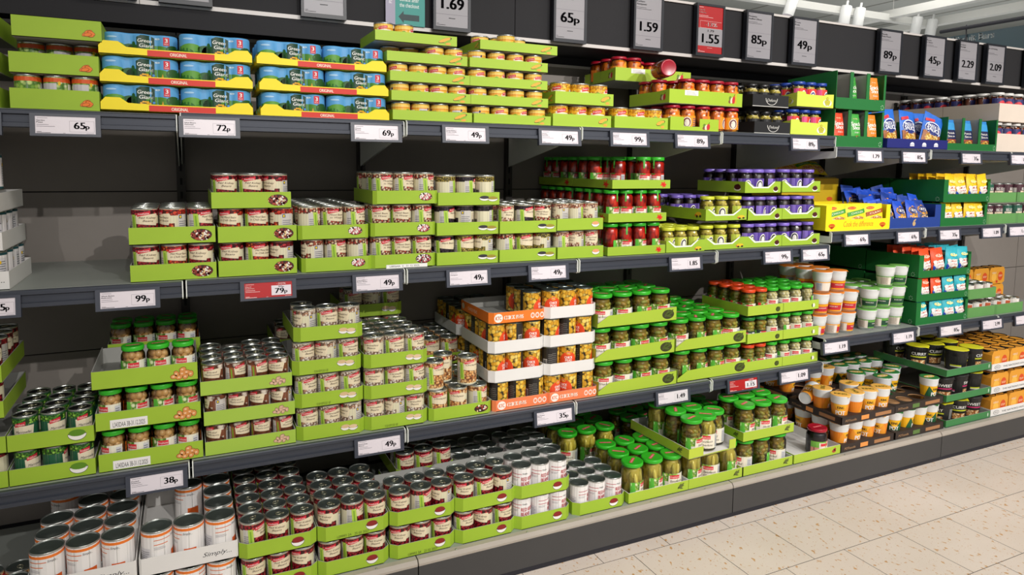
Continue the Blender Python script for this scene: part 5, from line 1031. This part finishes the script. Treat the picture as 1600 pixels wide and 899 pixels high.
# the lower row shows behind the beige front
# ---- second tier
zz = zB(-.5)
stack('white teal-banded tins at left edge', -.762, zz, 'teal', 'teal', 3, 4, 4, 4, 4, pitch=.104, dx=(0, -.010, -.012), skip={(2, 0, 3), (2, 1, 3), (2, 2, 3), (2, 3, 3), (1, 0, 3)}, spread=60, rz=0)
P['teal'].put((-.475, .10, zz+.208+.055), R(20), 'white tin with teal bands standing on the topmost white tray', 'loose tin')
stack('left chilli beans', -.138, zB(-.05), 'chilli', 'chilli', 2, 3, 4, 1, 4, items=[('kidney', 'chilli', 'kidney'), ('kidney', 'chilli', 'kidney')], spread=35)
stack('tall chilli beans over the 79p label', .094, zB(.2), 'chilli', 'chilli', 3, 3, 4, 2, 3, dx=(0, .001, -.014), pitch=.103, items=[('kidney', 'chilli', 'kidney'), ('chilli', 'chilli', 'chilli'), 'kidney'], spread=40)
stack('shorter mixed beans', .330, zB(.4), 'mixed', 'mixed', 2, 3, 4, 1, 8, deep=2, lvdeep=(1, 2), dx=(.005, -.004), pitch=.104)
stack('tall mixed beans over the 49p label', .556, zB(.6), 'mixed', 'mixed', 3, 3, 4, 2, 4, dx=(0, 0, .008), pitch=.106, trays=('mixedlab', 'mixed', 'mixed'), spread=40)
stack('lentils and black beans', .782, zB(.9), 'lentil', 'lentil', 3, 3, 4, 2, 4, dx=(0, 0, .004), pitch=.103, items=[('black', 'lentil', 'lentil'), ('black', 'black', 'black'), ('lentil', 'black', 'lentil')])
stack('lentils left of the borlotti beans', 1.017, zB(1.1), 'lentil', 'lentil', 2, 3, 4, 2, 4, pitch=.102, items=[('mixed', 'lentil', 'lentil'), ('borlotti', 'black', 'mixed')])
stack('borlotti beans', 1.249, zB(1.3), 'borlotti', 'borlotti', 2, 3, 4, 2, 4, wt=.200, pitch=.106, dx=(.004, 0))
stack('red pepper jars', 1.473, zB(1.6), 'redpep', 'redpep', 3, 4, 4, 8, 8, deep=2, pitch=.1295, dx=(0, 0, .014), spread=45, skip={(2, 0, 1), (2, 0, 0), (2, 1, 0), (0, 1, 1)})
stack('low yellow-lidded olives', 1.752, zB(1.8), 'olive', 'olive', 1, 3, 4, 2, 3, wt=.196, spread=30)
stack('yellow-lidded olives', 1.948, zB(2.05), 'olive', 'olive', 2, 3, 4, 2, 1, pitch=.121, spread=30, dx=(0, .001))
for c in range(3):
    for r_ in range(4): P['beet'].put((1.985+c*.072, .16+r_*.055+.09, zB(2)+.121), 0, f'purple-lidded dark jar, {COLW[3][c]} in {ROWW[r_]} dark row behind the yellow lids', 'dark jars behind the olives') if r_ % 2 == 0 else None
stack('left purple-lidded jars', 2.178, zB(2.3), 'beet', 'beets', 3, 3, 4, 2, 4, pitch=.1175, dx=(0, -.006, -.022), spread=25, wt=.204)
stack('right purple-lidded jars', 2.384, zB(2.5), 'beet', 'beet', 3, 3, 4, 2, 4, pitch=.1185, dx=(0, -.006, -.014), spread=25)
zz = zB(3)
TR['maggi'].put((2.648, .010, zz), 0, 'yellow display box with red badges and slanted orange lettering', 'yellow noodle box')
for i, k in enumerate(('magg', 'magg', 'magc')):
    for r_ in range(3): P[k].put((2.648+.095+i*.128, .028+r_*.035, zz+.010), (R(-5), R(rnd.uniform(-4, 4)), 0), f'{P[k].word}, {COLW[3][i]} in {ROWW[r_]} row of the yellow box', 'packets in the yellow box')
for i, (x, y, h_, lb) in enumerate(((2.72, .33, .245, 'tall plain yellow carton behind the yellow noodle display box'), )):
    b = MB().box(0, .40, 0, .2, 0, .235, 'c9a812').box(.008, .392, .008, .19, .235, .242, '8a7a14'); a = Art(); a.ell(.34, .13, .022, .011, 'c8501c', 1, 12); b.art(a, flat_map(0, 0, 0)); o = b.build('carton', None, (2.700, .325, zz)); tag(o, lb, 'carton')
for i in range(4): P['magg'].put((2.78+.085*i, .37+.02*(i%2), zz+.255), (R(-50), R(rnd.uniform(-8, 8)), 0), f'{P["magg"].word} on the yellow carton, {COLW[4][i]}', 'packets on the yellow carton')
TR['super'].put((3.086, .010, zz), 0, 'blue display box heaped with blue noodle packets', 'blue noodle box')
q = random.Random(11); n_ = 0
for r_ in range(7):
    for c in range(4):
        k = 'superb' if (r_+c) % 3 else 'supert'; n_ += 1
        P[k].put((3.125+c*.088+q.uniform(-.008, .008), .034+r_*.038, zz+.006+.007*r_+(q.uniform(.0, .03) if r_ > 0 else q.uniform(0, .008))), (R(-16-q.uniform(0, 8)), R(q.uniform(-12, 12)), R(q.uniform(-10, 10))), f'{P[k].word}, {COLW[4][c]} in {ROWW[r_]} row of the blue heap', 'packets in the blue box')
def disp_rows(keydisp, x, z, n, keys, where, gw, deep=2, pitch=.122, pk=(4,), dxs=None, rows=5):
    for lv in range(n):
        for j in range(deep): TR[keydisp].put((x+(dxs[lv] if dxs else 0), .010+j*.303, z+lv*pitch), 0, f'dark green display box{", back one," if j else ","} {LVW[lv]} of the {where}', f'display boxes of the {where}')
        kk = keys[lv]
        for r_ in range(rows if lv == n-1 else 2):
            for c, k in enumerate(kk):
                P[k].put((x+(dxs[lv] if dxs else 0)+.078+c*(gw-.11)/(len(kk)-1)*1.0, .030+r_*.045, z+lv*pitch+.008+(.012 if lv == n-1 else 0)), (R(-6+rnd.uniform(-3, 3)), R(rnd.uniform(-5, 5)), R(rnd.uniform(-6, 6))), f'{P[k].word}, {COLW[len(kk)][c]} in {ROWW[r_]} row, {LVW[lv]} tier of {where}', f'packets of the {where}')
disp_rows('dispy', 3.468, zz, 2, [('yel',)*4, ('yel', 'yel', 'yel', 'yel')], 'yellow noodle packets', .385, dxs=(0, .012))
stack('soup tins', 3.868, zz, 'soupg', 'sagew', 2, 3, 4, 1, 2, pitch=.114, wt=.26, items=[('soupr', 'soupr', 'soupg'), ('soupg', 'soupr', 'soupr')], spread=25, dx=(0, -.01))
stack('soup tins at right edge', 4.132, zz, 'soupg', 'sagew', 2, 3, 4, 1, 2, pitch=.114, items=[('soupg', 'soupr', 'soupg'), ('soupr', 'soupg', 'soupg')], spread=25)
# ---- third tier
zz = zC(-.4)
stack('green trays at the left edge', -.676, zz, 'kidney', 'pea', 4, 3, 4, 1, 4, wt=.224, pitch=.098, dx=(0, 0, 0, 0), noitem=(1,), items=['kidney', 'kidney', 'kidney', 'kidney'])
stack('marrowfat peas', -.449, zC(-.3), 'marrow', 'pea', 2, 3, 4, 1, 4, pitch=.097, spread=45)
stack('mushroom jars', -.240, zC(0), 'mushjar', 'mushjar', 3, 4, 4, 2, 1, pitch=.122, dx=(.002, -.001, -.006), trays=('mushjarlab', 'mushjarlab', 'mushjar'), skip={(2, 0, 0)}, spread=35)
stack('dark mushroom jars at the back', -.232, zC(0)+.245, 'mushjar', 'mushjar', 1, 4, 4, 2, 2, y=.33, spread=35)
stack('mushroom jars at the back', -.232, zC(0), 'mushjar', 'mushjar', 2, 4, 4, 1, 1, y=.33, pitch=.122, spread=35)
stack('sliced mushroom tins', .041, zC(.2), 'mushtin', 'mushtin', 3, 4, 4, 1, 4, pitch=.0945, dx=(0, -.001, -.008), spread=45, skip={(2, 3, 1)})
stack('tall cannellini beans', .307, zC(.4), 'cannellini', 'cann', 4, 3, 4, 1, 2, pitch=.1085, dx=(.003, 0, -.006, 0), trays=('cann', 'canncode', 'canncode', 'cann'), skip={(3, 1, 1), (3, 1, 2)}, spread=45)
stack('tins behind the cannellini beans', .285, zC(.4), 'mushtin', 'cann', 3, 3, 4, 2, 2, y=.32, pitch=.1085, spread=45)
stack('cannellini beans over the 49p label', .531, zC(.6), 'cannellini', 'cann', 3, 3, 4, 1, 4, pitch=.1065, trays=('canncode', 'cann', 'cann'), spread=40)
stack('cannellini beans at the back', .528, zC(.6), 'cannellini', 'cann', 4, 3, 4, 1, 2, y=.312, pitch=.1075, noitem=(0,), spread=40)
stack('cream-labelled chickpeas', .756, zC(.8), 'chickfresh', 'chickf', 1, 3, 4, 4, 4, spread=30)
stack('cream-labelled chickpeas at the back', .756, zC(.8), 'chickfresh', 'chickf', 2, 3, 4, 1, 4, y=.312, pitch=.106, spread=30)
for i, (x, y, a_, lb) in enumerate(((.785, .055, 30, 'leftmost'), (.845, .13, -20, 'middle, set further back'), (.915, .065, 10, 'rightmost'))): P['chickfresh'].put((x, y, zC(.8)+.106), R(a_), f'cream-labelled chickpea tin standing loose on other tins, {lb}', 'loose chickpea tins')
stack('left black-topped chickpeas', .993, zC(1.1), 'ktc', 'ktcw', 4, 3, 4, 4, 4, pitch=.1085, dx=(.004, -.010, -.012, -.012), trays=('ktcs', 'ktcw', 'ktcw', 'ktco'), skip={(3, 0, 0), (3, 0, 1), (3, 1, 0), (3, 1, 1), (3, 2, 0), (3, 2, 1), (3, 3, 0), (3, 3, 1), (3, 3, 2)}|{(l, r, c) for l in range(3) for r in (1, 2, 3) for c in (1, 2)}, spread=100)
stack('left black-topped chickpeas at the back', .985, zC(1.1), 'ktc', 'ktcw', 3, 3, 4, 4, 4, y=.312, pitch=.1085, skip={(l, r, c) for l in range(2) for r in (0, 1, 2, 3) for c in (1, 2)}, spread=100, dx=(0, 0, -.012))
stack('right black-topped chickpeas', 1.214, zC(1.3), 'ktc', 'ktcw', 4, 3, 4, 1, 3, pitch=.1085, dx=(.004, -.003, -.005, -.006), trays=('ktcs', 'ktcw', 'ktcw', 'ktcw'), spread=100)
stack('left gherkins on the third tier', 1.446, zC(1.6), 'gherkin', 'gherk', 3, 4, 3, 1, 3, pitch=.135, dx=(0, -.016, -.011), spread=35)
stack('gherkins over the 1.49 label', 1.832, zC(2.0), 'gherkin', 'gherk', 2, 4, 3, 1, 3, pitch=.134, dx=(0, -.014), spread=35)
stack('gherkins behind them', 1.83, zC(2.0), 'gherkin', None, 2, 4, 3, 1, 3, y=.32, pitch=.134, wt=.38, spread=35)
stack('left slim pickle jars', 2.212, zC(2.3), 'picklered', 'pick', 3, 3, 4, 1, 4, pitch=.124, dx=(0, -.004, -.008), items=[('picklered', 'picklered', 'pickle'), ('pickledark', 'pickledark', 'pickle'), ('picklered', 'picklered', 'pickle')], spread=30)
stack('right slim pickle jars', 2.424, zC(2.5), 'pickle', 'pickg', 3, 3, 4, 1, 4, pitch=.124, dx=(0, -.004, -.012), spread=30)
zz = zC(3)
def cups(x, z, key, where, nx, spec):
    for lv, (cols, rows_) in enumerate(spec):
        for r_ in range(rows_):
            for c in cols:
                P[key].put((x+c*.098+(.01*lv), .062+r_*.1, z+lv*.1035), R(rnd.gauss(0, 60)), f'{P[key].word}, {COLW[nx][c]} in {ROWW[r_]} row, {LVW[lv]} tier of {where}', f'cups of {where}')
cups(2.685, zz, 'cupo', 'orange cup pile', 3, (((0, 1, 2), 3), ((0, 1, 2), 3), ((0, 1), 3)))
cups(3.03, zz, 'cupg', 'green cup pile', 4, (((0, 1, 2), 3), ((0, 1, 2), 3), ((1, 2), 1)))
for i, (x, y) in enumerate(((2.86, .42), (2.98, .44))): P['cupg'].put((x, y, zz+.207), 0, f'green noodle cup standing alone at the dark back, {COLW[2][i]} one', 'green cups at the back'); P['cupg'].put((x, y, zz+.1035), 0, f'green noodle cup under the {COLW[2][i]} cup at the dark back', 'green cups at the back'); P['cupg'].put((x, y, zz), 0, f'green noodle cup on the shelf under the {COLW[2][i]} back pile', 'green cups at the back')
disp_rows('dispn', 3.330, zz, 3, [('tea', 'tea', 'tea', 'tea'), ('ora', 'ora', 'tea', 'tea'), ('ora', 'ora', 'tea', 'tea')], 'orange and turquoise packets', .418, dxs=(0, -.006, -.002), pitch=.121)
stack('short white tins', 3.752, zz, 'fish', 'sagew', 2, 3, 4, 1, 2, pitch=.1, wt=.25, spread=30)
stack('white tins at right edge', 4.005, zz, 'fish', 'sagew', 1, 3, 4, 1, 3, spread=30)
for i in range(3):
    for lv in range(2): P['multi'].put((4.13+i*.155, .30, zz+.055*0+.104*lv), 0, f'orange-yellow soup multipack, {COLW[3][i]} in the {("lower", "upper")[lv]} row behind the white tins', 'multipacks on the third tier')
stack('dark soup tins at the back', 3.80, zz+.21, 'soupr', 'sagew', 1, 3, 4, 2, 2, y=.30, spread=30)
# ---- bottom deck
yd = YD+.006
stack('big potato tins at left', -.399, ZD, 'potato', 'potato', 2, 3, 5, 1, 5, ymarg=.003, y=yd, pitch=.128, spread=50, skip={(1, 3, 0), (1, 4, 1)})
stack('big potato tins beside kidney beans', -.138, ZD, 'potato', 'potato', 2, 3, 5, 1, 5, ymarg=.003, y=yd, pitch=.128, spread=50, skip={(1, 1, 0), (1, 2, 0), (1, 3, 0), (1, 4, 0), (1, 1, 1), (1, 2, 1)})
stack('pale chickpeas at bottom left', -.64, ZD, 'chickfresh', 'pea', 1, 3, 4, 2, 4, y=yd, wt=.222)
kd = dict(pitch=.112, spread=35, y=yd)
stack('leftmost kidney beans', .121, ZD, 'kidney', 'kid', 2, 3, 4, 1, 4, dx=(0, -.001), **kd)
stack('kidney beans under the 49p label', .346, ZD, 'kidney', 'kid', 2, 3, 4, 1, 4, dx=(0, 0), trays=('kid', 'kidcode'), **kd)
stack('third kidney beans from left', .573, ZD, 'kidney', 'kid', 2, 3, 4, 1, 2, dx=(0, 0), trays=('kidcode', 'kid'), **kd)
stack('kidney beans beside the white ones', .798, ZD, 'kidney', 'kid', 2, 3, 4, 1, 2, dx=(0, 0), **kd)
kb_ = dict(pitch=.108, spread=35, y=yd+.30)
stack('back left kidney beans', .121, ZD, 'kidney', 'kid', 2, 3, 4, 1, 4, **kb_)
stack('back middle kidney beans', .40, ZD, 'kidney', 'kid', 1, 3, 4, 1, 3, **kb_)
stack('back right kidney beans', .68, ZD, 'kidney', 'kid', 2, 3, 4, 1, 3, **kb_)
stack('double white kidney beans', 1.019, ZD, 'wkidney', 'kid', 2, 3, 4, 1, 2, dx=(0, -.002), **kd)
stack('single white kidney beans', 1.256, ZD, 'wkidney', 'kid', 1, 3, 4, 1, 3, wt=.228, **kd)
stack('dark-topped white kidney beans', .945, ZD, 'wkidney', 'kid', 1, 3, 4, 1, 4, y=yd+.32, spread=35)
stack('dark-topped white kidney beans, right part', 1.175, ZD, 'wkidney', 'kid', 1, 3, 4, 1, 4, y=yd+.32, spread=35)
gd = dict(y=yd, spread=40, pitch=.148)
stack('left gherkin spears on the deck', 1.492, ZD, 'spear', 'gherkt', 1, 3, 3, 3, 3, **gd)
stack('gherkin spears under the tilted tray', 1.779, ZD, 'spear', 'gherkt', 1, 3, 3, 2, 2, **gd)
stack('right tall gherkins', 2.057, ZD, 'gherkintall', 'gherkt', 2, 3, 3, 1, 2, dx=(0, -.002), **gd)
stack('spears at the dark back', 1.41, ZD+.0005, 'spear', None, 1, 3, 3, 1, 3, y=yd+.36, wt=.29, spread=40)
stack('gherkins at the dark back', 1.76, ZD, 'gherkintall', None, 1, 6, 3, 1, 2, y=yd+.40, wt=.57, spread=40)
# the tray set askew on the spears
ang = R(3); TX, TY, TZ = 1.742, yd-.038, ZD+.146
TR['gherkta'] = make_tray('gherkta', .25, .36, .04, .04, out='bccf42', inn='white_card', front=[(0, .04), (.30, .04), (.301, .004), (.86, .004), (.861, .04), (1, .04)], side=pic_gherk('5f6a2c', 'bccf42'))
TR['gherkta'].put((TX, TY, TZ), (0, 0, ang), 'yellow-green tray set askew on the spear jars, front torn open', 'askew tray')
for i, (x, y, k, lb) in enumerate(((.055, .052, 'gherkintall', 'front left'), (.135, .058, 'spear', 'front middle'), (.205, .085, 'gherkintall', 'front right'), (.06, .15, 'gherkintall', 'second row left'), (.15, .155, 'gherkintall', 'second row right'), (.055, .25, 'spear', 'third row left'), (.15, .255, 'spear', 'third row right'))):
    P[k].put((TX+x*math.cos(ang)-y*math.sin(ang), TY+y*math.cos(ang)+x*math.sin(ang), TZ+.0025), R(rnd.gauss(0, 30)), f'{P[k].word} in the askew torn tray, {lb}', 'jars in the askew tray')
TR['beetred'].put((2.352, yd, ZD), 0, 'nearly empty yellow-green tray with red onion print and white inside', 'beetroot tray')
P['beetred'].put((2.545, yd+.052, ZD+.0025), 0, 'single dark beetroot jar with a red lid in the nearly empty tray', 'beetroot jar')
def pots(x, y, z, key, deck, where, mask, zoff=.006):
    TR[deck].put((x, y, z), 0, f'dark brown pot tray with round holes, {where}', 'dark brown pot trays')
    for r_ in range(3):
        for c in range(4):
            if (r_, c) in mask: continue
            P[key].put((x+.045+c*.09, y+.05+r_*.1, z+zoff), R(rnd.gauss(0, 45)), f'{P[key].word}, {COLW[4][c]} in {ROWW[r_]} row, {where}', f'noodle pots, {where}')
pots(2.640, yd, ZD, 'kingo', 'pot', 'lower orange', set())
pots(2.628, yd-.006, ZD+.133, 'kingo', 'pot', 'upper orange', {(1, 1), (1, 3), (2, 0), (2, 1), (2, 2), (2, 3)})
pots(3.008, yd, ZD, 'kingg', 'potg', 'lower green', set())
pots(2.992, yd, ZD+.133, 'kingg', 'potg', 'upper green', {(0, 0), (0, 1), (0, 2), (1, 0), (1, 1), (1, 2), (1, 3), (2, 2)})
P['kingg'].put((3.10, yd+.15, ZD+.139), 0, 'green and yellow noodle pot alone among empty holes, upper tray', 'lone pots'); P['kingg'].put((3.21, yd+.19, ZD+.139), 0, 'green and yellow noodle pot right of the lone one, upper tray', 'lone pots')
P['kingo'].put((2.615, .045, ZD+.133+.036+.030), (R(-84), 0, R(-68)), 'orange noodle pot lying on its side on the upper tray', 'fallen pot')
pots(2.66, yd+.33, ZD, 'kingo', 'pot', 'back orange', set()); pots(3.03, yd+.33, ZD, 'kingg', 'potg', 'back green', set())
pots(2.66, yd+.33, ZD+.133, 'kingo', 'pot', 'upper back orange', {(2, 0), (2, 1), (2, 2), (2, 3), (0, 1)}); pots(3.03, yd+.33, ZD+.133, 'kingg', 'potg', 'upper back green', {(2, 0), (2, 1), (2, 2), (2, 3)})
stack('black curry pots', 3.386, ZD, 'curry', 'curry', 3, 3, 3, 1, 3, y=yd, pitch=.130, dx=(0, -.010, -.022), items=[('curry', 'curry', 'sweet'), ('sweet', 'sweet', 'curry'), ('curry', 'curry', 'curry')], skip={(2, 0, 0)}, spread=50)
for lv in range(3):
    for j in range(2):
        TR['heinz'].put((3.752-.010*lv, yd if j == 0 else yd+.41, ZD+.122*lv), 0, f'white tray with dark lettering{", back one," if j else ","} {LVW[lv]} of the orange-yellow multipacks', 'white lettered trays') if j == 0 else None
    for r_ in range(4 if lv == 2 else 1):
        for c in range(3): P['multi'].put((3.752-.010*lv+.082+c*.158, yd+.045+r_*.085, ZD+.122*lv+.003), 0, f'orange-yellow soup multipack, {COLW[3][c]} in {ROWW[r_]} row, {LVW[lv]} white tray', 'multipacks in the white trays')
# anything built as a pattern and never set out is taken away again
def drop(o):
    for k in KIDS.get(o.name, ()): drop(k)
    bpy.data.objects.remove(o)
for pr_ in list(P.values())+list(TR.values()):
    if not pr_.used: drop(pr_.root)
